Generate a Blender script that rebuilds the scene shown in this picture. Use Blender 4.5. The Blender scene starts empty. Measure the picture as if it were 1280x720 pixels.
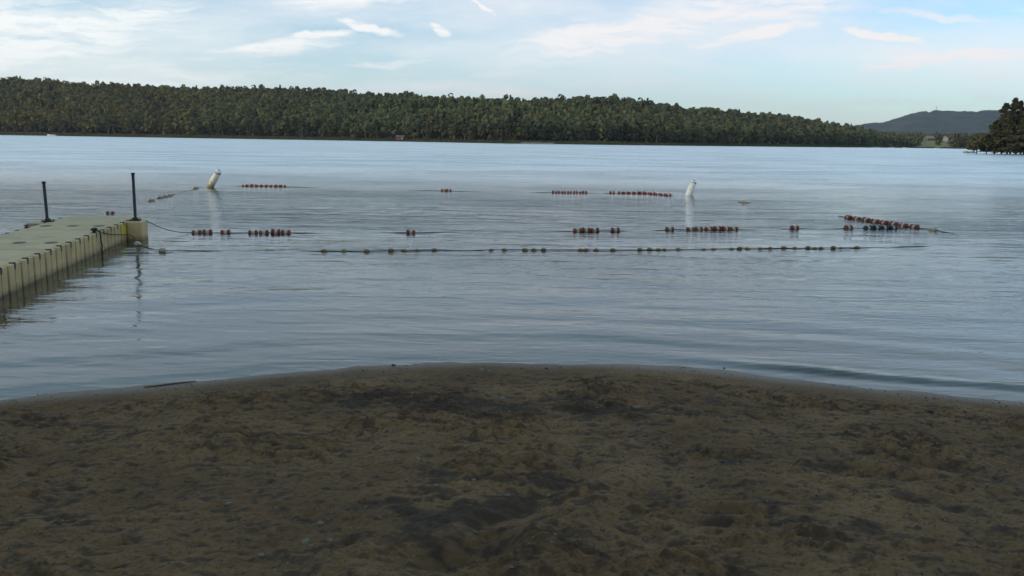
import bpy, bmesh, math, random
import numpy as np
from mathutils import Vector, Matrix

random.seed(7)
rng = np.random.default_rng(11)
S = bpy.context.scene
COL = S.collection
R = math.radians

# ------------------------------------------------------------------ camera
FPX = 1108.0
PITCH = math.atan(185.2 / 1108); ROLL = math.atan(.0145); EYE = 2.15
cF = Vector((0, math.cos(PITCH), -math.sin(PITCH)))
c0 = Vector((1, 0, 0)); u0 = Vector((0, math.sin(PITCH), math.cos(PITCH)))
cR = math.cos(ROLL) * c0 + math.sin(ROLL) * u0
cU = -math.sin(ROLL) * c0 + math.cos(ROLL) * u0
cam_d = bpy.data.cameras.new('camera'); cam = bpy.data.objects.new('camera', cam_d); COL.objects.link(cam)
cam.matrix_world = Matrix(((cR.x, cU.x, -cF.x, 0), (cR.y, cU.y, -cF.y, 0), (cR.z, cU.z, -cF.z, EYE), (0, 0, 0, 1)))
cam_d.sensor_width = 36; cam_d.lens = 36 * FPX / 1280; cam_d.clip_start = .05; cam_d.clip_end = 30000
S.camera = cam

def ray(x, y): return cF + cR * ((float(x) - 640) / FPX) - cU * ((float(y) - 360) / FPX)
def at(x, y, z=0.0):
    d = ray(x, y); t = (float(z) - EYE) / d.z
    return Vector((0, 0, EYE)) + d * t
def at_dist(x, y, dist):
    d = ray(x, y); t = dist / math.hypot(d.x, d.y)
    return Vector((0, 0, EYE)) + d * t

# ------------------------------------------------------------------ bookkeeping
def tag(o, label=None, cat=None, group=None, kind=None):
    if label: o['label'] = label
    if cat: o['category'] = cat
    if group: o['group'] = group
    if kind: o['kind'] = kind
    return o
def link(name, me, parent=None, mats=()):
    o = bpy.data.objects.new(name, me); COL.objects.link(o)
    for m in mats: me.materials.append(m)
    if parent: o.parent = parent
    return o
def empty(name, loc=(0, 0, 0), rz=0):
    o = bpy.data.objects.new(name, None); COL.objects.link(o); o.location = loc; o.rotation_euler = (0, 0, rz)
    o.empty_display_size = .1
    return o
def copy_tree(o, parent=None):
    c = o.copy(); COL.objects.link(c)
    if parent: c.parent = parent
    for ch in list(o.children): copy_tree(ch, c)
    return c
def smooth(me, on=True):
    me.polygons.foreach_set('use_smooth', [on] * len(me.polygons))
def mesh_np(name, V, Q, smooth_=False):
    me = bpy.data.meshes.new(name)
    V = np.ascontiguousarray(V, np.float32); Q = np.ascontiguousarray(Q, np.int32)
    k = Q.shape[1]
    me.vertices.add(len(V)); me.vertices.foreach_set('co', V.ravel())
    me.loops.add(Q.size); me.loops.foreach_set('vertex_index', Q.ravel())
    me.polygons.add(len(Q)); me.polygons.foreach_set('loop_start', np.arange(0, Q.size, k, dtype=np.int32))
    if smooth_: me.polygons.foreach_set('use_smooth', np.ones(len(Q), bool))
    me.update(calc_edges=True)
    return me
def grid_quads(nr, nc):
    i = np.arange(nr - 1)[:, None] * nc + np.arange(nc - 1)[None, :]
    i = i.ravel()
    return np.stack([i, i + 1, i + nc + 1, i + nc], 1)
def attr(me, name, data):
    a = me.attributes.new(name, 'FLOAT', 'POINT'); a.data.foreach_set('value', np.ascontiguousarray(data, np.float32).ravel())

class MB:
    """collects shapes into one mesh"""
    def __init__(s): s.bm = bmesh.new()
    def box(s, c, size, rz=0, bevel=0, M=None):
        m = Matrix.Translation(c) @ Matrix.Rotation(rz, 4, 'Z') @ Matrix.Diagonal((size[0], size[1], size[2], 1))
        if M is not None: m = M @ m
        r = bmesh.ops.create_cube(s.bm, size=1, matrix=m)
        if bevel:
            vs = set(r['verts']); es = [e for e in s.bm.edges if e.verts[0] in vs and e.verts[1] in vs]
            bmesh.ops.bevel(s.bm, geom=es, offset=bevel, segments=2, affect='EDGES', profile=.5)
        return s
    def tube(s, pts, rad, n=8, cap=True):
        pts = [Vector(p) for p in pts]
        rads = rad if isinstance(rad, (list, tuple)) else [rad] * len(pts)
        rings = []
        ref = None
        for i, p in enumerate(pts):
            d = (pts[min(i + 1, len(pts) - 1)] - pts[max(i - 1, 0)]).normalized()
            if ref is None: ref = d.orthogonal()
            a = (ref - d * ref.dot(d)).normalized(); ref = a; b = d.cross(a)
            rings.append([s.bm.verts.new(p + (a * math.cos(t) + b * math.sin(t)) * rads[i]) for t in [2 * math.pi * k / n for k in range(n)]])
        for i in range(len(rings) - 1):
            for k in range(n):
                s.bm.faces.new((rings[i][k], rings[i][(k + 1) % n], rings[i + 1][(k + 1) % n], rings[i + 1][k]))
        if cap:
            s.bm.faces.new(rings[0][::-1]); s.bm.faces.new(rings[-1])
        return s
    def lathe(s, prof, n=16, axis='Z', M=None):
        rings = []
        for (r, h) in prof:
            ring = []
            for k in range(n):
                t = 2 * math.pi * k / n
                p = Vector((r * math.cos(t), r * math.sin(t), h)) if axis == 'Z' else Vector((h, r * math.cos(t), r * math.sin(t)))
                ring.append(s.bm.verts.new(M @ p if M is not None else p))
            rings.append(ring)
        for i in range(len(rings) - 1):
            for k in range(n):
                s.bm.faces.new((rings[i][k], rings[i][(k + 1) % n], rings[i + 1][(k + 1) % n], rings[i + 1][k]))
        s.bm.faces.new(rings[0][::-1]); s.bm.faces.new(rings[-1])
        return s
    def poly(s, pts):
        s.bm.faces.new([s.bm.verts.new(p) for p in pts]); return s
    def prism(s, pts, dv):
        a = [s.bm.verts.new(p) for p in pts]; b = [s.bm.verts.new(Vector(p) + Vector(dv)) for p in pts]
        s.bm.faces.new(a[::-1]); s.bm.faces.new(b)
        for i in range(len(a)): s.bm.faces.new((a[i], a[(i + 1) % len(a)], b[(i + 1) % len(a)], b[i]))
        return s
    def build(s, name, mat, parent=None, sm=False):
        bmesh.ops.recalc_face_normals(s.bm, faces=s.bm.faces)
        me = bpy.data.meshes.new(name); s.bm.to_mesh(me); s.bm.free()
        if sm: smooth(me)
        return link(name, me, parent, [mat])

# ------------------------------------------------------------------ noise (numpy)
def vnoise(x, y, seed=0):
    xi = np.floor(x).astype(np.int64); yi = np.floor(y).astype(np.int64)
    fx = x - xi; fy = y - yi
    def h(a, b):
        n = (a * 374761393 + b * 668265263 + seed * 974634777) & 0xffffffff
        n = ((n ^ (n >> 13)) * 1274126177) & 0xffffffff
        n = n ^ (n >> 16)
        return (n & 0xffff) / 65535.0
    u = fx * fx * fx * (fx * (fx * 6 - 15) + 10); v = fy * fy * fy * (fy * (fy * 6 - 15) + 10)
    a = h(xi, yi); b = h(xi + 1, yi); c = h(xi, yi + 1); d = h(xi + 1, yi + 1)
    return (a + (b - a) * u) * (1 - v) + (c + (d - c) * u) * v
def fbm(x, y, oct=4, seed=0, gain=.5):
    t = 0; a = 1; s = 0
    for k in range(oct):
        t = t + a * vnoise(x * 2 ** k + 17.3 * k, y * 2 ** k - 9.1 * k, seed + k); s += a; a *= gain
    return t / s
def sstep(a, b, x):
    t = np.clip((x - a) / (b - a), 0, 1); return t * t * (3 - 2 * t)

# ------------------------------------------------------------------ materials
def mat(name):
    m = bpy.data.materials.new(name); m.use_nodes = True
    nt = m.node_tree; b = nt.nodes['Principled BSDF']
    return m, nt, b
def N(nt, t, **kw):
    n = nt.nodes.new(t)
    for k, v in kw.items(): setattr(n, k, v)
    return n
def L(nt, a, b): nt.links.new(a, b)
def mixc(nt, fac, a, b, mode='MIX'):
    n = N(nt, 'ShaderNodeMix', data_type='RGBA', blend_type=mode)
    for s, v in ((0, fac), (6, a), (7, b)):
        if hasattr(v, 'is_output') or isinstance(v, bpy.types.NodeSocket): L(nt, v, n.inputs[s])
        elif s == 0: n.inputs[s].default_value = v
        else: n.inputs[s].default_value = (*v, 1)
    return n.outputs[2]
def noise(nt, scale, detail=4, rough=.55, vec=None, dist=0):
    n = N(nt, 'ShaderNodeTexNoise'); n.inputs['Scale'].default_value = scale; n.inputs['Detail'].default_value = detail
    n.inputs['Roughness'].default_value = rough; n.inputs['Distortion'].default_value = dist
    if vec is not None: L(nt, vec, n.inputs['Vector'])
    return n.outputs['Fac']
def ramp(nt, fac, a, b, ca=(0, 0, 0), cb=(1, 1, 1)):
    n = N(nt, 'ShaderNodeMapRange'); n.interpolation_type = 'SMOOTHSTEP'
    n.inputs[1].default_value = a; n.inputs[2].default_value = b
    L(nt, fac, n.inputs[0]); return n.outputs[0]
def obj_co(nt): return N(nt, 'ShaderNodeTexCoord').outputs['Object']
def math_(nt, op, a, b=None, c=None, clamp=False):
    n = N(nt, 'ShaderNodeMath', operation=op); n.use_clamp = clamp
    for i, v in enumerate((a, b, c)):
        if v is None: continue
        if isinstance(v, bpy.types.NodeSocket): L(nt, v, n.inputs[i])
        else: n.inputs[i].default_value = v
    return n.outputs[0]
def weathered(name, col, dirt, rough=.6, scale=8, amount=.6, spec=.4, bump=.0, bscale=60):
    m, nt, b = mat(name); co = obj_co(nt)
    f = ramp(nt, noise(nt, scale, 6, .65, co), .38, .7)
    f = math_(nt, 'MULTIPLY', f, amount)
    L(nt, mixc(nt, f, col, dirt), b.inputs['Base Color'])
    b.inputs['Roughness'].default_value = rough; b.inputs['Specular IOR Level'].default_value = spec
    if bump:
        bp = N(nt, 'ShaderNodeBump'); bp.inputs['Strength'].default_value = bump; bp.inputs['Distance'].default_value = .01
        L(nt, noise(nt, bscale, 3, .6, co), bp.inputs['Height']); L(nt, bp.outputs[0], b.inputs['Normal'])
    return m

def foliage(name, use_tint=True, dark=(.022, .030, .010), light=(.070, .080, .024)):
    m, nt, b = mat(name)
    if use_tint:
        a = N(nt, 'ShaderNodeVertexColor'); a.layer_name = 'tint'; c = a.outputs[0]
    else:
        oi = N(nt, 'ShaderNodeObjectInfo')
        a = N(nt, 'ShaderNodeAttribute'); a.attribute_name = 'leaf'
        f = math_(nt, 'MULTIPLY_ADD', a.outputs['Fac'], .5, math_(nt, 'MULTIPLY', oi.outputs['Random'], .5))
        c = mixc(nt, f, dark, light)
    L(nt, c, b.inputs['Base Color']); b.inputs['Roughness'].default_value = .75
    b.inputs['Specular IOR Level'].default_value = .15
    tr = N(nt, 'ShaderNodeBsdfTranslucent'); L(nt, c, tr.inputs['Color'])
    mx = N(nt, 'ShaderNodeMixShader'); mx.inputs[0].default_value = .22
    L(nt, b.outputs[0], mx.inputs[1]); L(nt, tr.outputs[0], mx.inputs[2])
    L(nt, mx.outputs[0], nt.nodes['Material Output'].inputs['Surface'])
    return m

M = {}
M['bark'] = weathered('bark', (.10, .085, .065), (.04, .034, .028), .9, 3, .8)
M['pale_bark'] = weathered('pale_bark', (.20, .19, .16), (.10, .09, .075), .85, 2, .8)
M['leaf'] = foliage('leaves_broad', False, (.046, .046, .020), (.105, .100, .040))
M['needle'] = foliage('needles', False, (.030, .034, .017), (.080, .080, .034))
M['island_needle'] = foliage('pine_needles', False, (.045, .045, .021), (.125, .112, .048))
M['forest'] = foliage('forest_leaves', True)
M['red'] = weathered('faded_red_plastic', (.20, .030, .011), (.07, .016, .009), .45, 30, .7)
M['green'] = weathered('dark_green_plastic', (.012, .024, .016), (.008, .012, .010), .45, 30, .7)
M['white_plastic'] = weathered('dirty_white_plastic', (.46, .38, .28), (.26, .19, .11), .5, 25, .8)
M['yellow_plastic'] = weathered('yellowed_plastic', (.20, .115, .03), (.09, .055, .018), .55, 40, .8)
M['rope'] = weathered('dark_rope', (.030, .030, .026), (.012, .012, .012), .9, 60, .8)
M['recess'] = weathered('shaded_plastic_recess', (.15, .12, .07), (.08, .065, .04), .8, 14, .7)
M['steel'] = weathered('dark_rusty_steel', (.022, .020, .019), (.05, .028, .018), .6, 18, .6)
M['black'] = weathered('black_rubber', (.014, .014, .014), (.03, .028, .024), .6, 20, .6)
M['yellow'] = weathered('yellow_vinyl', (.62, .50, .03), (.25, .20, .05), .5, 22, .7)
M['boat_white'] = weathered('white_gelcoat', (.75, .74, .70), (.5, .48, .42), .3, .6, .5)
M['boat_glass'] = weathered('dark_glass', (.02, .025, .03), (.03, .03, .03), .1, 1, .3)
M['canvas'] = weathered('tan_canvas', (.20, .14, .10), (.12, .09, .07), .8, 1, .5)
M['red_wood'] = weathered('barn_red_boards', (.20, .075, .05), (.11, .05, .035), .8, .5, .7)
M['roof'] = weathered('brown_shingle', (.12, .095, .075), (.07, .06, .05), .9, .6, .7)
M['tan_roof'] = weathered('tan_roofing', (.26, .21, .16), (.18, .15, .12), .9, .5, .7)
M['siding'] = weathered('pale_siding', (.40, .38, .34), (.28, .26, .23), .7, .4, .5)
M['stone'] = weathered('grey_stone', (.30, .28, .24), (.15, .14, .12), .9, .8, .8)
M['pale_stone'] = weathered('pale_pebble', (.15, .12, .08), (.075, .06, .042), .8, 40, .7)
M['dark_stone'] = weathered('dark_pebble', (.06, .055, .048), (.03, .028, .025), .85, 40, .7)
M['edge_shadow'] = weathered('waterline_shadow', (.06, .05, .04), (.03, .025, .02), .9, 30, .7)  # tone of the shadow line drawn along the water edge

# ------------------------------------------------------------------ world
SUN_EL, SUN_AZ = 14.0, -114.0          # azimuth clockwise from +Y
SKY_STRENGTH = .10
def build_world():
    w = bpy.data.worlds.new('World'); S.world = w; w.use_nodes = True
    nt = w.node_tree; nt.nodes.clear()
    out = N(nt, 'ShaderNodeOutputWorld'); bg = N(nt, 'ShaderNodeBackground')
    sky = N(nt, 'ShaderNodeTexSky'); sky.sky_type = 'NISHITA'; sky.sun_disc = False
    sky.sun_elevation = R(SUN_EL); sky.sun_rotation = R(SUN_AZ)
    sky.altitude = 200; sky.air_density = 1.0; sky.dust_density = .5; sky.ozone_density = 1.6
    bg.inputs['Strength'].default_value = SKY_STRENGTH
    tc = N(nt, 'ShaderNodeTexCoord'); d = tc.outputs['Generated']
    sx = N(nt, 'ShaderNodeSeparateXYZ'); L(nt, d, sx.inputs[0])
    ay = math_(nt, 'MAXIMUM', math_(nt, 'ABSOLUTE', sx.outputs['Y']), .25)
    X = math_(nt, 'DIVIDE', sx.outputs['X'], ay); Y = math_(nt, 'DIVIDE', sx.outputs['Z'], ay)
    cm = N(nt, 'ShaderNodeCombineXYZ'); L(nt, X, cm.inputs[0]); L(nt, Y, cm.inputs[1])
    P = cm.outputs[0]
    # soft warp so that every wisp has a frayed outline
    def vm(op, a, b):
        n = N(nt, 'ShaderNodeVectorMath', operation=op)
        for i, v in enumerate((a, b)):
            if isinstance(v, bpy.types.NodeSocket): L(nt, v, n.inputs[i])
            else: n.inputs[i].default_value = v
        return n
    wn = N(nt, 'ShaderNodeTexNoise'); wn.inputs['Scale'].default_value = 9; wn.inputs['Detail'].default_value = 5
    L(nt, P, wn.inputs['Vector'])
    warp = vm('MULTIPLY', vm('SUBTRACT', wn.outputs['Color'], (.5, .5, .5)).outputs[0], (.07, .024, 0)).outputs[0]
    wn2 = N(nt, 'ShaderNodeTexNoise'); wn2.inputs['Scale'].default_value = 38; wn2.inputs['Detail'].default_value = 4
    L(nt, P, wn2.inputs['Vector'])
    warp2 = vm('MULTIPLY', vm('SUBTRACT', wn2.outputs['Color'], (.5, .5, .5)).outputs[0], (.045, .011, 0)).outputs[0]
    PW = vm('ADD', vm('ADD', P, warp).outputs[0], warp2).outputs[0]
    def stretched(scale, rot, sxy, detail=6, rough=.6):
        mp = N(nt, 'ShaderNodeMapping'); mp.inputs['Rotation'].default_value = (0, 0, rot); mp.inputs['Scale'].default_value = (*sxy, 1)
        L(nt, PW, mp.inputs['Vector'])
        return noise(nt, scale, detail, rough, mp.outputs[0])
    fib_r = stretched(10, R(-9), (.6, 5)); fib_l = stretched(10, R(10), (.55, 4.5))
    broad = stretched(3.2, R(-6), (.6, 3.0), 5, .55)
    # broken high cloud everywhere
    base = math_(nt, 'MULTIPLY', ramp(nt, broad, .30, .62), math_(nt, 'MULTIPLY_ADD', fib_r, .9, .35))
    mask = math_(nt, 'MULTIPLY_ADD', base, .80, .08)
    hv = math_(nt, 'MULTIPLY', ramp(nt, sx.outputs['Z'], .10, .24), math_(nt, 'MULTIPLY_ADD', broad, .8, .48))
    mask = math_(nt, 'MAXIMUM', mask, hv)
    fine_r = stretched(34, R(-9), (.35, 3.2), 6, .65); fine_l = stretched(34, R(12), (.35, 3.2), 6, .65)
    def g(px, py):
        v = ray(px, py); return (v.x / v.y, v.z / v.y)
    def wisp(p0, p1, width, amt, fib, soft=1.0, f0=.35, f1=.6):
        nonlocal mask
        a = g(*p0); b = g(*p1)
        cx, cy = (a[0] + b[0]) / 2, (a[1] + b[1]) / 2
        ln = math.hypot(b[0] - a[0], b[1] - a[1]) / 2; an = math.atan2(b[1] - a[1], b[0] - a[0])
        mp = N(nt, 'ShaderNodeMapping', vector_type='TEXTURE')
        mp.inputs['Location'].default_value = (cx, cy, 0); mp.inputs['Rotation'].default_value = (0, 0, an)
        mp.inputs['Scale'].default_value = (ln, width / FPX, 1)
        L(nt, PW if soft < 2 else P, mp.inputs['Vector'])
        ln_ = N(nt, 'ShaderNodeVectorMath', operation='LENGTH'); L(nt, mp.outputs[0], ln_.inputs[0])
        f = ramp(nt, ln_.outputs['Value'], 1.15, .15)
        f = math_(nt, 'MULTIPLY', f, ramp(nt, fib, f0 - .12, f1))
        ff = fine_r if fib == fib_r else fine_l
        k = .55 if width < 13 else .45
        f = math_(nt, 'MULTIPLY', f, math_(nt, 'MULTIPLY_ADD', ramp(nt, ff, .30, .62), k, 1 - k))
        f = math_(nt, 'MULTIPLY', f, amt)
        mask = math_(nt, 'MAXIMUM', mask, f)
        return f
    # broad veils
    wisp((-420, 70), (400, 24), 84, 1.25, fib_l, 2, .28, .54)
    wisp((-300, 100), (560, 96), 40, .95, fib_l, 2, .28, .56)
    wisp((150, 78), (530, 40), 16, 1.0, fib_l, 1, .25, .5)
    wisp((250, 16), (640, -20), 30, 1.0, fib_l, 1, .3, .55)
    wisp((500, 92), (1050, -6), 44, 1.15, fib_r, 1, .2, .5)
    wisp((640, 40), (1200, -16), 50, 1.0, fib_r, 2, .2, .5)
    wisp((250, 112), (900, 118), 26, .85, fib_r, 2, .25, .5)
    wisp((640, 132), (1500, 140), 30, .6, fib_r, 2, .25, .5)
    wisp((960, 96), (1460, 50), 17, 1.2, fib_r, 1, .3, .55)
    wisp((1060, 38), (1500, 10), 30, .6, fib_r, 1, .3, .6)
    # bright fine wisps
    crisp = []
    crisp.append(wisp((395, 18), (522, 50), 7, 1.4, fib_l, 1, .2, .35))
    crisp.append(wisp((524, 31), (572, 47), 9, 1.5, fib_l, 1, .15, .3))
    crisp.append(wisp((570, -14), (636, 33), 6.5, 1.3, fib_l, 1, .2, .35))
    crisp.append(wisp((800, 66), (1080, 22), 14, 1.3, fib_r, 1, .2, .4))
    crisp.append(wisp((1025, 31), (1206, 66), 9, 1.45, fib_r, 1, .2, .35))
    for p0, p1, wd, am, fb in (((590, 74), (840, 26), 5, .9, fib_r), ((690, 60), (930, 12), 5, .85, fib_r), ((1050, 90), (1200, 74), 4, .9, fib_r), ((1170, 76), (1330, 60), 5, .8, fib_r),
                               ((1050, 8), (1290, 36), 5, .6, fib_r), ((620, 106), (800, 98), 4, .6, fib_r), ((860, 84), (1010, 92), 3, .4, fib_r), ((900, 22), (1080, 2), 6, .8, fib_r),
                               ((320, 50), (480, 36), 4, .9, fib_l), ((220, 66), (430, 50), 5, .8, fib_l), ((340, 6), (540, -4), 5, 1.0, fib_l), ((60, 26), (310, 4), 7, .8, fib_l),
                               ((-40, 50), (180, 66), 8, .9, fib_l), ((400, 84), (600, 74), 5, .6, fib_l), ((560, 96), (680, 88), 5, .7, fib_r), ((1090, 118), (1300, 112), 4, .4, fib_r)):
        wisp(p0, p1, wd * 1.7, am * 1.35, fb, 1, .10, .34)
    # cloud colour: white, pinker and greyer low down
    low = ramp(nt, Y, .015, .10)
    lft = ramp(nt, X, .25, -.55)
    cc = mixc(nt, low, (3.06, 3.26, 3.48), (4.9, 4.8, 4.82))
    cc = mixc(nt, math_(nt, 'MULTIPLY', lft, .8), cc, (5.2, 5.45, 5.35))
    cc = mixc(nt, ramp(nt, sx.outputs['Z'], .12, .32), cc, (2.65, 3.95, 4.9))
    up = ramp(nt, sx.outputs['Z'], .35, .8)               # high overhead the veil thins to grey blue
    mask_f = math_(nt, 'MULTIPLY', mask, math_(nt, 'SUBTRACT', 1.0, math_(nt, 'MULTIPLY', up, .35)))
    veil = math_(nt, 'MULTIPLY', ramp(nt, Y, .075, .0), .75)      # pinkish grey murk over the far horizon
    mask_f = math_(nt, 'MAXIMUM', mask_f, veil)
    air = mixc(nt, 1.0, sky.outputs[0], (.60, .80, .985), 'MULTIPLY')
    fin = mixc(nt, math_(nt, 'MINIMUM', mask_f, 1.0), air, cc)
    L(nt, fin, bg.inputs['Color']); L(nt, bg.outputs[0], out.inputs['Surface'])
build_world()

sd = bpy.data.lights.new('sun', 'SUN'); sd.energy = 0.9; sd.angle = R(12); sd.color = (1, .80, .58)
sun = bpy.data.objects.new('sun', sd); COL.objects.link(sun)
sdir = Vector((math.sin(R(SUN_AZ)) * math.cos(R(SUN_EL)), math.cos(R(SUN_AZ)) * math.cos(R(SUN_EL)), math.sin(R(SUN_EL))))
sun.rotation_euler = sdir.to_track_quat('Z', 'Y').to_euler()

# ------------------------------------------------------------------ beach and lake bed: one sheet
SHX = np.array([-40, -12, -7, -4.18, -3.06, -2.0, -1.45, -.31, .8, 1.64, 2.34, 3.0, 3.62, 4.4, 7, 12, 40])
SHY = np.array([-3, 3.6, 5.75, 7.01, 7.47, 8.02, 8.26, 8.52, 8.52, 8.35, 8.06, 7.82, 7.6, 7.34, 6.6, 5.6, 3.])
def shore_y(x): return np.interp(x, SHX, SHY)

dents = []
def ground_base(x, y):
    d = shore_y(x) - y                     # landward positive
    up = np.where(d > 0, .068 * d, 0)
    dn = np.where(d < 0, np.where(d > -8, .085 * d, -.68 + .04 * (d + 8)), 0)
    z = up + np.maximum(dn, -3.0)
    far = np.where(y < 0, -y * .02, 0)
    return z + far, d
def build_ground():
    def axis(lo, a, b, hi, st):
        core = np.arange(a, b, st); g1 = [a]; s = st
        while g1[-1] > lo: s *= 1.25; g1.append(g1[-1] - s)
        g2 = [core[-1]]; s = st
        while g2[-1] < hi: s *= 1.25; g2.append(g2[-1] + s)
        return np.concatenate([np.array(g1[1:])[::-1], core, np.array(g2[1:])])
    xs = axis(-6000, -5.6, 5.6, 6000, .0155)
    ys = axis(-600, 2.6, 9.2, 7500, .0135)
    Xg, Yg = np.meshgrid(xs, ys); x = Xg.ravel(); y = Yg.ravel()
    z, d = ground_base(x, y)
    amp = sstep(.05, 1.1, d)               # relief dies out at the wet edge
    near = (np.abs(x) < 7) & (y > 1.5) & (y < 9.5)
    zz = np.zeros_like(z)
    zz[near] += (fbm(x[near] * .9, y[near] * .9, 3, 5) - .5) * .10
    # trampled lumps, longer across the view
    n1 = fbm(x[near] * 3.4, y[near] * 4.2, 4, 21); n2 = fbm(x[near] * 8 + 3 * n1, y[near] * 10, 4, 33)
    zz[near] += -np.abs(n1 - .5) * .045 + (n2 - .5) * .022
    n3 = fbm(x[near] * 26, y[near] * 30, 3, 44)
    zz[near] += (n3 - .5) * .026 * (.4 + 1.2 * fbm(x[near] * 1.5, y[near] * 1.5, 2, 50))
    cl = fbm(x[near] * 6.5 + 2 * n1, y[near] * 10, 5, 201, .58)      # clods with broken edges
    tr_ = .8 * sstep(.50, .68, fbm(x[near] * 1.5, y[near] * 2.0, 3, 210))
    zz[near] += .030 * sstep(.51, .59, cl) * tr_
    cl2 = fbm(x[near] * 17, y[near] * 22, 4, 221, .6)
    zz[near] += .015 * sstep(.53, .59, cl2) * (.25 + .75 * tr_)
    n4 = fbm(x[near] * 75, y[near] * 75, 2, 61)
    zz[near] += (n4 - .5) * .0065
    r = np.random.default_rng(5)
    def dent(cx, cy, a, b, ang, dep, rim=.35):
        ca, sa = math.cos(ang), math.sin(ang)
        sel = np.where((np.abs(x - cx) < 3 * a) & (np.abs(y - cy) < 3 * a))[0]
        dx = x[sel] - cx; dy = y[sel] - cy
        u = (dx * ca + dy * sa) / a; v = (-dx * sa + dy * ca) / b
        q = u * u + v * v
        zz[sel] += -dep * np.exp(-q * 1.6) + dep * rim * np.exp(-(np.sqrt(q) - 1.45) ** 2 * 5)
    for k in range(420):                   # old footprints
        cx = r.uniform(-5.3, 5.3); cy = r.uniform(2.8, 8.0)
        if shore_y(cx) - cy < .75 + r.uniform(0, .5): continue
        if vnoise(np.array([cx * .8]), np.array([cy * .8]), 91)[0] < r.uniform(.15, .6): continue
        dent(cx, cy, r.uniform(.06, .125), r.uniform(.035, .06), r.uniform(0, math.pi), r.uniform(.004, .022))
    p = at(1085, 592, .2); dent(p.x, p.y, .34, .15, -.25, .075, .25)
    p = at(1180, 580, .2); dent(p.x, p.y, .30, .12, .1, .045, .25)
    p = at(930, 648, .25); dent(p.x, p.y, .18, .08, -.3, .04)
    p = at(560, 560, .15); dent(p.x, p.y, .30, .12, .2, .02)
    p = at(560, 700, .3); dent(p.x, p.y, .30, .16, .5, .05)
    # heaped ridge beside a dragged furrow, from the middle towards the lower left of the beach
    a = at(745, 575, .2); b = at(590, 712, .3)
    ab = np.array([b.x - a.x, b.y - a.y]); ll = np.hypot(*ab); ab /= ll
    s = (x - a.x) * ab[0] + (y - a.y) * ab[1]; t = (x - a.x) * -ab[1] + (y - a.y) * ab[0]
    win = sstep(-.2, .25, s) * sstep(ll + .35, ll - .1, s)
    wob = (fbm(x * 2.2, y * 2.2, 2, 77) - .5) * .3
    zz += win * (.046 * np.exp(-((t + wob - .20) / .17) ** 2) - .048 * np.exp(-((t + wob + .07) / .13) ** 2))
    z = z + zz * amp
    edge = np.exp(-((d) / .5) ** 2)
    z[near] += (edge * (fbm(x * 1.6, y * .6, 3, 80) - .5) * .022)[near]
    V = np.stack([x, y, z], 1)
    me = mesh_np('ground', V, grid_quads(len(ys), len(xs)), True)
    # dark organic litter in a few trampled patches; shade of the hollows painted in
    deb = np.zeros_like(x)
    def blot(px, py, rx, ry, k):
        nonlocal deb
        q = at(px, py, .12); deb = deb + k * np.exp(-(((x - q.x) / rx) ** 2 + ((y - q.y) / ry) ** 2))
    for b_ in [(510, 505, .75, .30, .9), (470, 490, .5, .16, .6), (590, 520, .35, .2, .6), (690, 505, .35, .2, .5), (770, 515, .5, .22, .6), (850, 520, .5, .14, .55), (1090, 590, .35, .22, .6),
               (70, 525, .5, .25, .4), (360, 490, .3, .12, .4), (640, 620, .25, .2, .6), (560, 690, .4, .3, .5), (930, 680, .4, .15, .35), (1090, 700, .5, .15, .35), (880, 497, .5, .12, .35), (620, 660, .3, .25, .5)]: blot(*b_)
    fn = fbm(x * 5, y * 6.5, 5, 101, .6)
    dark = sstep(.47, .60, fn * .75 + deb * .30)
    fn2 = fbm(x * 12, y * 21, 5, 131, .66)
    trf = sstep(.47, .66, fbm(x * 1.5, y * 2.0, 3, 210))
    dark = np.maximum(dark, .8 * sstep(.575, .62, fn2 + .09 * deb + .05 * trf))  # fine litter marks, with the clods' dark sides put into the colour
    dark = dark * sstep(.25, .8, d)
    hollow_shade = sstep(.0, -.03, zz) * .35
    attr(me, 'litter', np.clip(dark + hollow_shade * fn, 0, 1)); attr(me, 'wet', sstep(.5, .05, d))  # holds the litter tint and the painted shade of the hollows together
    attr(me, 'depth', np.clip(-z, 0, 3))
    m, nt, b = mat('dark_sand')
    co = obj_co(nt)
    def A(n): q = N(nt, 'ShaderNodeAttribute'); q.attribute_name = n; return q.outputs['Fac']
    c = mixc(nt, ramp(nt, noise(nt, 1.1, 5, .6, co), .35, .68), (.142, .075, .031), (.208, .114, .049))
    c = mixc(nt, math_(nt, 'MULTIPLY', ramp(nt, noise(nt, 42, 6, .75, co), .47, .66), .6), c, (.034, .025, .014))
    c = mixc(nt, math_(nt, 'MULTIPLY', ramp(nt, noise(nt, 150, 3, .75, co), .56, .70), .55), c, (.15, .115, .065))
    c = mixc(nt, math_(nt, 'MULTIPLY', A('litter'), .85), c, (.044, .028, .018))
    c = mixc(nt, math_(nt, 'MULTIPLY', A('wet'), .55), c, (.095, .060, .034))
    c = mixc(nt, ramp(nt, A('depth'), .05, .75), c, (.014, .044, .052))
    L(nt, c, b.inputs['Base Color'])
    rg = N(nt, 'ShaderNodeMapRange'); rg.inputs[3].default_value = .92; rg.inputs[4].default_value = .42
    L(nt, A('wet'), rg.inputs[0]); L(nt, rg.outputs[0], b.inputs['Roughness'])
    b.inputs['Specular IOR Level'].default_value = .25
    bp = N(nt, 'ShaderNodeBump'); bp.inputs['Strength'].default_value = 1.0; bp.inputs['Distance'].default_value = .010
    L(nt, noise(nt, 95, 5, .7, co), bp.inputs['Height']); L(nt, bp.outputs[0], b.inputs['Normal'])
    o = link('ground', me, None, [m]); tag(o, kind='structure')
    from mathutils.bvhtree import BVHTree
    return o, (xs, ys, z.reshape(len(ys), len(xs)))
ground, GH = build_ground()
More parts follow.
